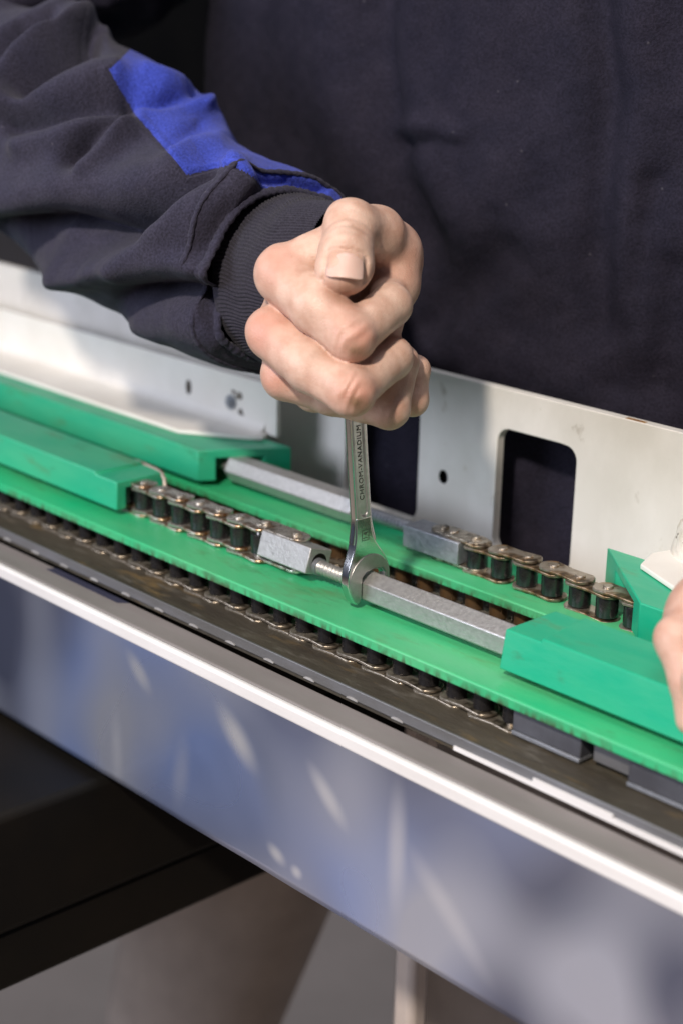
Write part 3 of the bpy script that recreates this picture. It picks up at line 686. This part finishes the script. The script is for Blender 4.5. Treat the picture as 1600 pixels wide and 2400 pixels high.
def skin_material():
    m = mat('skin', (0.62, 0.385, 0.285), 0.44, sss=0.08, spec=0.4)
    nt = m.node_tree; N = nt.nodes; L = nt.links; b = N['Principled BSDF']
    at = N.new('ShaderNodeVertexColor'); at.layer_name = 'flush'
    tc = N.new('ShaderNodeTexCoord')
    n1 = N.new('ShaderNodeTexNoise'); n1.inputs['Scale'].default_value = 130; n1.inputs['Detail'].default_value = 5; L.new(tc.outputs['Object'], n1.inputs['Vector'])
    r1 = N.new('ShaderNodeMapRange'); r1.inputs[1].default_value = 0.38; r1.inputs[2].default_value = 0.68; L.new(n1.outputs['Fac'], r1.inputs[0])
    mx = N.new('ShaderNodeMix'); mx.data_type = 'RGBA'; mx.inputs[6].default_value = (0.66, 0.45, 0.35, 1); mx.inputs[7].default_value = (0.53, 0.32, 0.235, 1); L.new(r1.outputs[0], mx.inputs['Factor'])
    m2 = N.new('ShaderNodeMix'); m2.data_type = 'RGBA'; m2.inputs[7].default_value = (0.56, 0.25, 0.18, 1); L.new(mx.outputs[2], m2.inputs[6])
    sep = N.new('ShaderNodeSeparateColor'); L.new(at.outputs['Color'], sep.inputs[0]); L.new(sep.outputs[0], m2.inputs['Factor'])
    m3 = N.new('ShaderNodeMix'); m3.data_type = 'RGBA'; m3.inputs[7].default_value = (0.24, 0.14, 0.08, 1); L.new(m2.outputs[2], m3.inputs[6])
    mg = N.new('ShaderNodeMath'); mg.operation = 'MULTIPLY'; L.new(sep.outputs[1], mg.inputs[0]); L.new(n1.outputs['Fac'], mg.inputs[1]); L.new(mg.outputs[0], m3.inputs['Factor'])
    L.new(m3.outputs[2], b.inputs['Base Color'])
    # pores and fine lines
    vo = N.new('ShaderNodeTexVoronoi'); vo.feature = 'DISTANCE_TO_EDGE'; vo.inputs['Scale'].default_value = 900; L.new(tc.outputs['Object'], vo.inputs['Vector'])
    n2 = N.new('ShaderNodeTexNoise'); n2.inputs['Scale'].default_value = 260; n2.inputs['Detail'].default_value = 6; L.new(tc.outputs['Object'], n2.inputs['Vector'])
    ad = N.new('ShaderNodeMath'); ad.operation = 'MULTIPLY_ADD'; ad.inputs[1].default_value = 0.8; L.new(vo.outputs['Distance'], ad.inputs[0]); L.new(n2.outputs['Fac'], ad.inputs[2])
    bp = N.new('ShaderNodeBump'); bp.inputs['Strength'].default_value = 0.36; bp.inputs['Distance'].default_value = 0.0006
    L.new(ad.outputs[0], bp.inputs['Height']); L.new(bp.outputs[0], b.inputs['Normal'])
    return m
SKIN = skin_material()
V, Q = build_hand()
def vnorm(V, Q):
    n = np.cross(V[Q[:, 2]] - V[Q[:, 0]], V[Q[:, 3]] - V[Q[:, 1]]); N_ = np.zeros_like(V)
    for i in range(4): np.add.at(N_, Q[:, i], n)
    return N_ / (np.linalg.norm(N_, axis=1, keepdims=True) + 1e-9)
NV = vnorm(V, Q); NV *= np.sign((NV * (V - V.mean(0))).sum(1).mean())
wr_ = np.zeros(len(V))
rs2 = np.random.RandomState(11)
for (p, q, rad, amp, fr) in (((642, 640, -1.2), (822, 788, -3.2), 0, 0, 0), ((800, 770, -3.0), (845, 806, -3.3), 0.66, 0.034, 15), ((800, 902, -2.9), (845, 936, -3.2), 0.64, 0.034, 15), ((824, 490, -1.2), (818, 560, -2.5), 0.75, 0.030, 13), ((890, 950, 0), (930, 962, -0.3), 0.45, 0.018, 17)):
    if not rad: continue
    a_, b_ = np.array(hpt(*p)), np.array(hpt(*q)); dr = (b_ - a_) / np.linalg.norm(b_ - a_); m_ = (a_ + b_) / 2
    d = np.linalg.norm(V - m_, axis=1); wr_ += amp * np.sin((V - m_) @ dr * fr + 1.5 * np.sin((V @ rs2.normal(0, 1, 3)) * 2.2)) * np.exp(-(d / rad) ** 2)
for k in range(10):
    f_ = rs2.normal(0, 1, 3) * (1.2 + 0.35 * k); wr_ += 0.010 / (1 + 0.15 * k) * np.sin(V @ f_ + rs2.uniform(0, 6))
V = V + NV * wr_[:, None]
# flush (red) at knuckles and finger ends, grime (green) on the PIP knuckles and the thumb side
def falloff(V, pts):
    f = np.zeros(len(V))
    for p, r, a in pts:
        d = np.linalg.norm(V - np.array(hpt(*p)), axis=1); f = np.maximum(f, a * np.exp(-(d / r) ** 2))
    return f
flush = falloff(V, [((650, 620, -0.9), 1.0, 0.7), ((620, 776, -0.6), 1.1, 0.8), ((650, 885, 0.2), 0.9, 0.6), ((838, 800, -3.2), 0.9, 0.8), ((838, 925, -3.1), 0.9, 0.8),
                    ((806, 690, -2.9), 0.8, 0.5), ((960, 600, 1.2), 1.6, 0.35), ((915, 985, 0), 0.7, 0.45), ((970, 960, 1.5), 0.7, 0.4), ((660, 800, -1.2), 0.9, 0.3)])
grime = falloff(V, [((830, 818, -3.3), 0.36, 1.7), ((832, 948, -3.2), 0.36, 1.9), ((750, 600, -1.4), 0.6, 0.9), ((800, 682, -2.9), 0.45, 0.9), ((735, 830, -2.2), 0.35, 0.7), ((700, 700, -1.3), 0.5, 0.35), ((905, 985, 0), 0.5, 0.8), ((820, 545, -2.0), 0.35, 0.6), ((880, 700, -0.8), 0.8, 0.9), ((745, 640, -1.6), 0.6, 0.6)])
HV, HQ = h2w(V), Q
# the rest of the body, hidden in the clothes, plus the other hand at the right edge: coarse mesh
def build_rest(h=0.6):
    lo = np.array([-60, -8, -90.0]); hi = np.array([24, 46, 62.0])
    ax = [np.arange(int((hi[i] - lo[i]) / h), dtype=np.float32) * h + lo[i] for i in range(3)]
    Pt = np.stack(np.meshgrid(*ax, indexing='ij'), -1).astype(np.float32)
    c = lambda a, b, ra, rb: cone(Pt, a, b, ra, rb)
    EL = tuple(dp(-90, 190, 90.5))
    D = c((-14, 30, -8), (-14, 30, 40), 10, 10)
    D = smin(D, c((-24, 31, 44), (-6, 31, 44), 7, 7), 3)
    UPA = [EL] + [tuple(dp(*q)) for q in ((-60, 40, 93), (80, -70, 95), (300, -190, 97), (480, -300, 98))] + [(-28, 30, 46)]
    for a_, b_ in zip(UPA[:-1], UPA[1:]): D = smin(D, c(a_, b_, 2.6, 2.8), 1)
    D = smin(D, c(tuple(dp(660, 650, 76)), tuple(dp(300, 430, 84)), 1.9, 1.7), 1); D = smin(D, c(tuple(dp(300, 430, 84)), EL, 1.7, 2.6), 1)
    D = smin(D, c((13, 18, 22), (3, 29, 44), 3.6, 5), 2)
    D = smin(D, c((16.5, 11.5, 8), (13, 18, 22), 2.2, 3.6), 1)
    for x in (-37, -7.5):
        for a_, b_, ra, rb in (((x * 0.5 - 7, 29, -8), (x, 20, -48), 5, 4.0), ((x, 20, -48), (x - 1, 21, -88), 4.0, 3.0)): D = smin(D, c(a_, b_, ra, rb), 1)
    V, Q = surface_nets(D, lo, h); return V, Q
RV, RQ = build_rest()
def build_other_hand(h=0.09):
    o = np.array([14.5, 4.5, 5.0]); lo = o + (-5.5, -6, -6); hi = o + (6, 8, 5)
    ax = [np.arange(int((hi[i] - lo[i]) / h), dtype=np.float32) * h + lo[i] for i in range(3)]
    Pt = np.stack(np.meshgrid(*ax, indexing='ij'), -1).astype(np.float32)
    q = lambda u, v, d: tuple(dp(u, v, d))
    c = lambda a, b, ra, rb: cone(Pt, q(*a), q(*b), ra, rb)
    palm = c((1688, 1456, 59.5), (1768, 1536, 59.0), 2.0, 2.2)
    palm = smin(palm, cone(Pt, q(1728, 1486, 59.5), (16.5, 11.5, 8), 2.2, 2.3), 1.0)
    f1 = smin(c((1648, 1476, 59.2), (1590, 1498, 58.4), 0.95, 0.85), c((1590, 1498, 58.4), (1618, 1596, 57.8), 0.85, 0.75), 0.3)
    f1 = smin(f1, c((1618, 1596, 57.8), (1623, 1686, 57.8), 0.72, 0.62), 0.3)
    f2 = smin(c((1698, 1556, 57.6), (1658, 1596, 56.6), 0.95, 0.85), c((1658, 1596, 56.6), (1658, 1726, 56.4), 0.85, 0.65), 0.3)
    th = smin(c((1688, 1436, 61), (1638, 1456, 61.5), 1.1, 0.95), c((1638, 1456, 61.5), (1608, 1536, 61.8), 0.9, 0.7), 0.3)
    D = smin(palm, f1, 0.4); D = smin(D, smin(palm, f2, 0.4), 0.06); D = smin(D, smin(palm, th, 0.4), 0.06)
    return surface_nets(D, lo, h)
OV, OQ = build_other_hand()
AV = np.concatenate([HV, RV, OV]); AQ = np.concatenate([HQ, RQ + len(HV), OQ + len(HV) + len(RV)])
me = bpy.data.meshes.new('person')
me.vertices.add(len(AV)); me.vertices.foreach_set('co', AV.astype(np.float32).ravel())
me.loops.add(AQ.size); me.loops.foreach_set('vertex_index', AQ.astype(np.int32).ravel())
me.polygons.add(len(AQ)); me.polygons.foreach_set('loop_start', (np.arange(len(AQ)) * 4).astype(np.int32)); me.update(calc_edges=True); me.validate()
ca = me.color_attributes.new('flush', 'FLOAT_COLOR', 'POINT')
cd = np.zeros((len(AV), 4), np.float32); cd[:, 3] = 1; cd[:len(HV), 0] = flush; cd[:len(HV), 1] = grime; cd[len(HV) + len(RV):, 0] = 0.2
ca.data.foreach_set('color', cd.ravel())
person = tag(link_mesh('person', me, SKIN, None, angle=0), 'worker in dark navy sweatshirt with blue sleeve panel, fist closed around the wrench', 'person')

# thumbnail
def nail(c_, along, across, outw, wid, length, curve, name):
    n_, m_ = 26, 22; G = np.zeros((n_, m_, 3))
    for i in range(n_):
        t_ = i / (n_ - 1); 
        for j in range(m_):
            s_ = (j / (m_ - 1)) * 2 - 1
            # rounded at the root, nearly straight free edge
            y0 = -length / 2 + 0.22 * s_ * s_ * length * 0.5; y1 = length / 2 - 0.10 * s_ * s_ - 0.12 * s_ ** 8
            y = y0 + (y1 - y0) * t_
            w = wid / 2 * (1 - 0.10 * (1 - t_) ** 2)
            G[i, j] = c_ + across * (w * s_) + along * y + outw * (-curve * s_ ** 2 - 0.10 * (y / length) ** 2 - 0.05 * abs(s_) ** 6 - 0.10 * max(0, 0.12 - t_) / 0.12)
    o = link_mesh(name, grid_mesh(name, G), NAIL, person, angle=0)
    md = o.modifiers.new('solid', 'SOLIDIFY'); md.thickness = 0.0006; md.offset = -1
    # pale free edge along the tip
    F = np.zeros((4, m_, 3)); F[:] = G[-4:]; F = F + outw * 0.004
    e_ = link_mesh('free_edge', grid_mesh('free_edge', F[1:]), NAILE, o, angle=0)
NAILE = mat('nail_free_edge', (0.68, 0.56, 0.46), 0.4)
NAIL = mat('nail', (0.66, 0.42, 0.345), 0.30, col2=(0.70, 0.48, 0.40), nscale=60, sss=0.10, spec=0.4)
a = h2w(np.array([hpt(813, 565, -2.70), hpt(803, 655, -3.25)]))
al = (a[1] - a[0]) / np.linalg.norm(a[1] - a[0]); ow = -ZA - al * (-ZA @ al); ow /= np.linalg.norm(ow); ac = np.cross(al, ow)
nail(h2w(np.array([hpt(810, 620, -3.11)]))[0], al, ac, ow, 1.42, 1.14, 0.30, 'thumbnail')

# ------------------------------------------------------------------ clothes (parts of the person)
def cloth_mat(name, c1, c2, sheen, lint=0.0, rib=None, scale=900):
    m = mat(name, c1, 0.9, col2=c2, nscale=45, sheen=sheen, spec=0.15)
    nt = m.node_tree; N = nt.nodes; L = nt.links; b = N['Principled BSDF']
    tc = N.new('ShaderNodeTexCoord')
    n1 = N.new('ShaderNodeTexNoise'); n1.inputs['Scale'].default_value = scale; n1.inputs['Detail'].default_value = 4; L.new(tc.outputs['Object'], n1.inputs['Vector'])
    n2 = N.new('ShaderNodeTexNoise'); n2.inputs['Scale'].default_value = 60; n2.inputs['Detail'].default_value = 6; L.new(tc.outputs['Object'], n2.inputs['Vector'])
    ad = N.new('ShaderNodeMath'); ad.operation = 'MULTIPLY_ADD'; ad.inputs[1].default_value = 2.2; L.new(n2.outputs['Fac'], ad.inputs[0]); L.new(n1.outputs['Fac'], ad.inputs[2])
    bp = N.new('ShaderNodeBump'); bp.inputs['Strength'].default_value = 0.6; bp.inputs['Distance'].default_value = 0.0009
    L.new(ad.outputs[0], bp.inputs['Height']); L.new(bp.outputs[0], b.inputs['Normal'])
    src = b.inputs['Base Color'].links[0].from_socket
    # woven tone variation
    r = N.new('ShaderNodeMapRange'); r.inputs[1].default_value = 0.35; r.inputs[2].default_value = 0.65; r.inputs[3].default_value = 0.72; r.inputs[4].default_value = 1.28; L.new(n1.outputs['Fac'], r.inputs[0])
    mu = N.new('ShaderNodeVectorMath'); mu.operation = 'SCALE'; L.new(src, mu.inputs[0]); L.new(r.outputs[0], mu.inputs['Scale'])
    out = mu.outputs[0]
    if lint:
        vo = N.new('ShaderNodeTexVoronoi'); vo.inputs['Scale'].default_value = 130; L.new(tc.outputs['Object'], vo.inputs['Vector'])
        lt = N.new('ShaderNodeMapRange'); lt.inputs[1].default_value = 0.10; lt.inputs[2].default_value = 0.05; lt.inputs[3].default_value = 0; lt.inputs[4].default_value = lint; L.new(vo.outputs['Distance'], lt.inputs[0])
        sp = N.new('ShaderNodeSeparateColor'); L.new(vo.outputs['Color'], sp.inputs[0])
        gt = N.new('ShaderNodeMath'); gt.operation = 'GREATER_THAN'; gt.inputs[1].default_value = 0.86; L.new(sp.outputs[0], gt.inputs[0])
        ml = N.new('ShaderNodeMath'); ml.operation = 'MULTIPLY'; L.new(lt.outputs[0], ml.inputs[0]); L.new(gt.outputs[0], ml.inputs[1])
        mx = N.new('ShaderNodeMix'); mx.data_type = 'RGBA'; mx.inputs[7].default_value = (0.35, 0.33, 0.36, 1); L.new(ml.outputs[0], mx.inputs['Factor']); L.new(out, mx.inputs[6]); out = mx.outputs[2]
    L.new(out, b.inputs['Base Color'])
    return m
NAVY = cloth_mat('navy_sweatshirt_cloth', (0.0140, 0.0128, 0.0230), (0.0205, 0.0180, 0.0300), 0.0, lint=0.12)
CHAR = cloth_mat('charcoal_sleeve_cloth', (0.025, 0.0235, 0.042), (0.033, 0.030, 0.049), 0.06, lint=0.1)
CUFFM = cloth_mat('ribbed_cuff_cloth', (0.023, 0.0205, 0.031), (0.029, 0.026, 0.037), 0.06)
BLUE = cloth_mat('royal_blue_panel_cloth', (0.030, 0.048, 0.31), (0.040, 0.062, 0.38), 0.08)

def to_px(V):
    q = (V.reshape(-1, 3) - CC) @ CR
    return np.stack([q[:, 0] / q[:, 2] * FPX + 800, q[:, 1] / q[:, 2] * FPX + 1200], -1).reshape(V.shape[:-1] + (2,))
def seg_dist(p, pts):
    pts = np.array(pts, float); best = np.full(p.shape[:-1], 1e9)
    for a, b in zip(pts[:-1], pts[1:]):
        ab = b - a; t_ = np.clip(((p - a) @ ab) / (ab @ ab), 0, 1); d = p - a - t_[..., None] * ab
        best = np.minimum(best, np.hypot(d[..., 0], d[..., 1]))
    return best
def normals(V, wrap):
    du = np.gradient(V, axis=0)
    dv = (np.roll(V, -1, 1) - np.roll(V, 1, 1)) if wrap else np.gradient(V, axis=1)
    n = np.cross(du, dv); return n / (np.linalg.norm(n, axis=-1, keepdims=True) + 1e-9)
def fold(V, wrap, strokes, out_sign=1):
    """strokes mark where folds run on the cloth: (points, amplitude cm, half-width px, sharpness)"""
    n = normals(V, wrap) * out_sign
    view = V - CC; facing = -(n * view).sum(-1) / np.linalg.norm(view, axis=-1)
    w = np.clip(facing * 3 + 0.6, 0, 1)
    p = to_px(V); h = np.zeros(V.shape[:2])
    for st in strokes:
        pts, amp, wid = st[:3]; d = seg_dist(p, pts)
        h += amp * np.exp(-(d / wid) ** 2) if len(st) < 4 else amp / (1 + (d / wid) ** 4)
    return V + n * (h * w)[..., None]
def wob(V, amp, sc, seed):
    r_ = np.random.RandomState(seed); h = np.zeros(V.shape[:-1])
    for k in range(14):
        f = r_.normal(0, 1, 3) * sc * (1 + k * 0.15); h += np.sin(V @ f + r_.uniform(0, 6.28)) / (1 + 0.12 * k)
    return h * amp / 3

# sleeve of the near forearm
AXP = np.array([dp(*a) for a in ((672, 650, 74.2), (600, 622, 76.2), (480, 560, 79.0), (365, 480, 81.6), (230, 395, 84.4), (100, 315, 87.0), (-10, 255, 88.8), (-100, 190, 90.2))])
def resample(P_, n):
    d = np.concatenate([[0], np.cumsum(np.linalg.norm(np.diff(P_, axis=0), axis=1))]); t_ = np.linspace(0, d[-1], n)
    C_ = np.stack([np.interp(t_, d, P_[:, i]) for i in range(3)], 1)
    k = np.hanning(n // 6 * 2 + 1); k /= k.sum(); pad = len(k) // 2
    C2 = np.stack([np.convolve(np.pad(C_[:, i], pad, mode='reflect', reflect_type='odd'), k, 'valid') for i in range(3)], 1)
    return C2
def loft(AX, rup, rlow, nth, rdepth=None):
    n = len(AX); T = np.gradient(AX, axis=0); T /= np.linalg.norm(T, axis=1, keepdims=True)
    view = CC - AX; e1 = view - T * (view * T).sum(1, keepdims=True); e1 /= np.linalg.norm(e1, axis=1, keepdims=True)
    e2 = np.cross(e1, T); up = np.sign((e2 @ np.array([0, 0, 1.0])))[:, None]; e2 = e2 * up
    th = np.linspace(-math.pi, math.pi, nth, endpoint=False)
    V = np.zeros((n, nth, 3))
    for j, t_ in enumerate(th):
        r = np.where(np.sin(t_) > 0, rup, rlow); rd = (rup + rlow) / 2 if rdepth is None else rdepth
        V[:, j] = AX + e1 * (rd * math.cos(t_))[:, None] + e2 * (r * math.sin(t_))[:, None]
    return V, th
NS, NT = 700, 860
AX = resample(AXP, NS); apx = to_px(AX); adep = (AX - CC) @ CR[:, 2]
tpx = np.gradient(apx, axis=0); tpx /= np.linalg.norm(tpx, axis=1, keepdims=True)
def sil(pts):
    s_, w_ = [], []
    for p in pts:
        i = int(np.argmin(((apx - p) ** 2).sum(1))); s_.append(i); w_.append(np.hypot(*(apx[i] - p)) * adep[i] / FPX)
    o = np.argsort(s_); k = np.hanning(41); k /= k.sum()
    r = np.interp(np.arange(NS), np.array(s_)[o], np.array(w_)[o]); return np.convolve(np.pad(r, 20, mode='edge'), k, 'valid')
rup = sil([(700, 400), (620, 370), (550, 340), (515, 290), (500, 245), (440, 190), (345, 140), (290, 120), (200, 60), (90, 40), (-40, -60)])
rlow = sil([(560, 865), (500, 852), (440, 825), (370, 790), (300, 747), (200, 695), (95, 630), (0, 545), (-100, 395)])
V0, TH = loft(AX, rup, rlow, NT)
# cloth bunched over the cuff: pull in quickly at the seam
si = np.arange(NS) / (NS - 1)
pin = 1 - 0.16 * np.exp(-(si / 0.018) ** 2)
V0 = AX[:, None] + (V0 - AX[:, None]) * pin[:, None, None]
V0 = V0 + normals(V0, True) * 0
nrm0 = normals(V0, True); osign = np.sign(((V0 - AX[:, None]) * nrm0).sum(-1).mean())
ST = [([(-20, 545), (130, 522), (260, 530), (380, 500), (460, 455), (500, 430)], -1.98, 29), ([(0, 470), (150, 440), (300, 445), (420, 420)], 1.04, 60),
      ([(150, 622), (220, 628), (300, 612), (420, 545), (500, 475), (560, 425)], 1.42, 41), ([(40, 580), (160, 585), (260, 575), (340, 545)], -0.94, 34),
      ([(300, 700), (380, 685), (470, 690), (520, 720)], -1.60, 29), ([(330, 760), (420, 770), (500, 790)], 0.51, 34), ([(320, 640), (420, 620), (500, 640)], 0.75, 31),
      ([(30, 295), (120, 275), (220, 245), (290, 225)], -1.04, 25), ([(10, 250), (110, 230), (230, 180), (270, 175)], 0.85, 31), ([(60, 340), (180, 310), (290, 300)], 0.75, 34),
      ([(170, 380), (210, 330), (290, 275), (305, 262)], -1.04, 22), ([(310, 265), (270, 330), (220, 400)], 0.56, 25),
      ([(55, 212), (120, 160), (170, 120), (215, 95)], -1.89, 25), ([(0, 235), (60, 150), (120, 95), (190, 65), (235, 75)], 1.42, 27), ([(0, 140), (60, 90), (120, 75)], -0.94, 18), ([(-10, 110), (60, 65), (150, 30)], 0.94, 25),
      ([(300, 215), (380, 225), (460, 215)], -0.85, 20), ([(340, 170), (420, 200), (480, 240)], 0.56, 20), ([(400, 345), (440, 310), (470, 290)], -0.30, 15), ([(510, 330), (450, 350), (430, 400)], 0.38, 25),
      ([(600, 425), (680, 415), (760, 440)], -0.56, 11), ([(590, 440), (560, 480), (530, 540), (505, 600), (500, 660), (520, 730)], 0.29, 17)]
V1 = fold(V0, True, ST, osign)
edge = seg_dist(to_px(V1), [(620, 450), (597, 420), (545, 388), (500, 396), (440, 412), (375, 335), (310, 260), (255, 165)])
V1 = V1 - nrm0 * osign * (0.07 * np.exp(-(edge / 5.0) ** 2) - 0.05 * np.exp(-((edge - 11) / 6.0) ** 2))[..., None]
V1 = V1 + nrm0 * osign * wob(V0, 0.10, 0.55, 4)[..., None]
# split into charcoal cloth and blue panel
poly = [(620, 450), (597, 420), (545, 388), (500, 396), (440, 412), (375, 335), (310, 260), (255, 165), (330, 90), (560, 200), (640, 320), (830, 400), (830, 480), (700, 452)]
P1 = to_px(V1)
def inside(p, poly):
    x, y = p[..., 0], p[..., 1]; r = np.zeros(x.shape, bool); n = len(poly)
    for i in range(n):
        (x1, y1), (x2, y2) = poly[i], poly[(i + 1) % n]
        if y1 == y2: continue
        r ^= ((y1 > y) != (y2 > y)) & (x < (x2 - x1) * (y - y1) / (y2 - y1) + x1)
    return r
mask = inside(P1, poly) & (TH > 0.25)[None, :] & (TH < 2.6)[None, :]
sm = mask[:-1]
sleeve = link_mesh('sleeve', grid_mesh('sleeve', V1, ~sm, wrap=True), CHAR, person, angle=0)
panel = link_mesh('sleeve_panel', grid_mesh('sleeve_panel', V1, sm, wrap=True), BLUE, sleeve, angle=0)

# cuff: ribbed tube with a stitched seam roll where it meets the sleeve
CXP = np.array([dp(*a) for a in ((666, 650, 74.4), (700, 652, 73.2), (745, 650, 71.6), (835, 632, 69.6))])
CA = resample(CXP, 90); u_ = np.linspace(0, 1, 90)
rc = 3.82 - 1.05 * u_ + 0.10 * np.sin(u_ * 3.1)
VC, th = loft(CA, rc * 1.03, rc * 1.05, 900, rdepth=rc * 0.95)
rib = 0.030 * np.sign(np.sin(th * 130)) * np.abs(np.sin(th * 130)) ** 0.7
dirn = (VC - CA[:, None]); dirn /= np.linalg.norm(dirn, axis=-1, keepdims=True)
VC = VC + dirn * (rib[None, :] * np.clip((u_ - 0.02) / 0.05, 0, 1)[:, None] + wob(VC, 0.07, 0.7, 9))[..., None]
cuff = link_mesh('cuff', grid_mesh('cuff', VC, wrap=True), CUFFM, person, angle=0)
def seam_ring(idx, rad, off, name, m, par):
    th = np.linspace(-math.pi, math.pi, 360, endpoint=False); C_ = V1[idx]; cen = C_.mean(0)
    ring = np.stack([np.interp(np.linspace(0, NT, 360, endpoint=False), np.arange(NT), C_[:, i]) for i in range(3)], 1)
    k = np.ones(9) / 9; ring = np.stack([np.convolve(np.concatenate([ring[-4:, i], ring[:, i], ring[:4, i]]), k, 'valid') for i in range(3)], 1)
    out = ring - cen; out /= np.linalg.norm(out, axis=1, keepdims=True); T = AX[0] - AX[6]; T /= np.linalg.norm(T)
    a = np.linspace(0, 2 * math.pi, 12, endpoint=False)
    rr = rad * (1 + 0.10 * np.sin(th * 62) + 0.08 * np.sin(th * 23))
    G = ring[:, None] + (out * off)[:, None] + out[:, None] * (np.cos(a)[None, :, None] * rr[:, None, None]) + T[None, None] * (np.sin(a)[None, :, None] * rr[:, None, None] * 1.3)
    G = np.concatenate([G, G[:1]], 0)
    return link_mesh(name, grid_mesh(name, G, wrap=True), m, par, angle=0)
seam_ring(3, 0.20, -0.02, 'cuff_seam', CHAR, cuff); seam_ring(20, 0.12, -0.02, 'stitch_line', CHAR, cuff)

# upper sleeve in shade, top left
UA = resample(np.array([dp(*a) for a in ((-120, 170, 91.5), (-60, 40, 93), (80, -70, 95), (300, -190, 97), (480, -300, 98))]), 160)
VU, th = loft(UA, np.full(160, 5.5), np.full(160, 5.6), 200)
sgn = np.sign(((VU - UA[:, None]) * normals(VU, True)).sum(-1).mean())
VU = fold(VU, True, [([(0, 60), (150, 40), (260, 50)], -0.6, 26), ([(200, 90), (330, 60), (430, 40)], 0.4, 30), ([(0, 20), (120, 5), (240, 15)], 0.5, 30)], sgn)
VU = VU + normals(VU, True) * sgn * wob(VU, 0.25, 0.4, 12)[..., None]
link_mesh('upper_sleeve', grid_mesh('upper_sleeve', VU, wrap=True), NAVY, person, angle=0)

# body of the sweatshirt
nz_, na_ = 330, 420
zz = np.linspace(-12, 58, nz_); aa = np.linspace(0, 2 * math.pi, na_, endpoint=False)
TX, TY, TA, TB = -15.2, 29.0, 24.5, 11.6
prof = 1 + 0.05 * np.sin((zz + 12) / 70 * math.pi) - 0.02 * np.clip((0 - zz) / 10, 0, 1)
VT = np.zeros((nz_, na_, 3))
for i, z in enumerate(zz):
    VT[i, :, 0] = TX + TA * prof[i] * np.sign(np.cos(aa)) * np.abs(np.cos(aa)) ** 0.9; VT[i, :, 1] = TY + TB * prof[i] * np.sign(np.sin(aa)) * np.abs(np.sin(aa)) ** 0.9; VT[i, :, 2] = z
cen = np.stack([np.full(nz_, TX), np.full(nz_, TY), zz], 1)
sgn = np.sign(((VT - cen[:, None]) * normals(VT, True)).sum(-1).mean())
VT = fold(VT, True, [([(880, -50), (895, 180), (930, 420), (985, 560)], -1.24, 56), ([(980, -50), (960, 160), (1010, 420), (1060, 560)], 0.57, 67), ([(780, 0), (800, 250), (850, 420)], 0.57, 74), ([(920, 300), (1010, 285), (1090, 310)], 0.33, 21), ([(930, 345), (1010, 335)], -0.39, 24),
     ([(1400, -50), (1425, 200), (1415, 420), (1390, 600), (1400, 760)], -1.12, 48), ([(1130, -50), (1110, 180), (1180, 330), (1130, 520)], 0.57, 94), ([(1480, -50), (1500, 250), (1460, 520), (1490, 800)], 0.68, 74),
     ([(1180, 600), (1090, 680), (1000, 770)], -0.78, 48), ([(1250, 560), (1180, 680), (1040, 800)], 0.51, 67), ([(1530, 430), (1480, 700), (1440, 900)], -0.57, 40), ([(1570, 640), (1540, 900)], -0.68, 54), ([(1200, 850), (1400, 900)], 0.39, 81),
     ([(440, 100), (470, 260), (540, 380)], 0.33, 54), ([(600, 100), (640, 300)], -0.33, 81), ([(1040, 600), (1000, 900)], -0.45, 81)], sgn)
VT = VT + normals(VT, True) * sgn * (wob(VT, 0.22, 0.28, 21) + wob(VT, 0.05, 1.1, 22))[..., None]
link_mesh('sweatshirt_body', grid_mesh('sweatshirt_body', VT, wrap=True), NAVY, person, angle=0)
# far sleeve of the other arm, outside the frame
tube_pts = [(3, 29, 44), (8, 24, 34), (13, 18, 22), (16.0, 13, 11)]
bm = bmesh.new(); tube(bm, tube_pts, [7, 6, 5.2, 4.2], 28); obj('other_sleeve', bm, CHAR, person, angle=0)
# trousers
bm = bmesh.new()
for x in (-37, -7.5):
    tube(bm, [(x * 0.5 - 7, 29, -8), (x * 0.8 - 2.8, 25, -22), (x, 20, -48), (x - 0.5, 20.5, -62), (x - 1, 21, -85)], [11, 8.6, 6.4, 6.2, 5.8], 40)
tr = obj('trousers', bm, TROUS, person, angle=0)
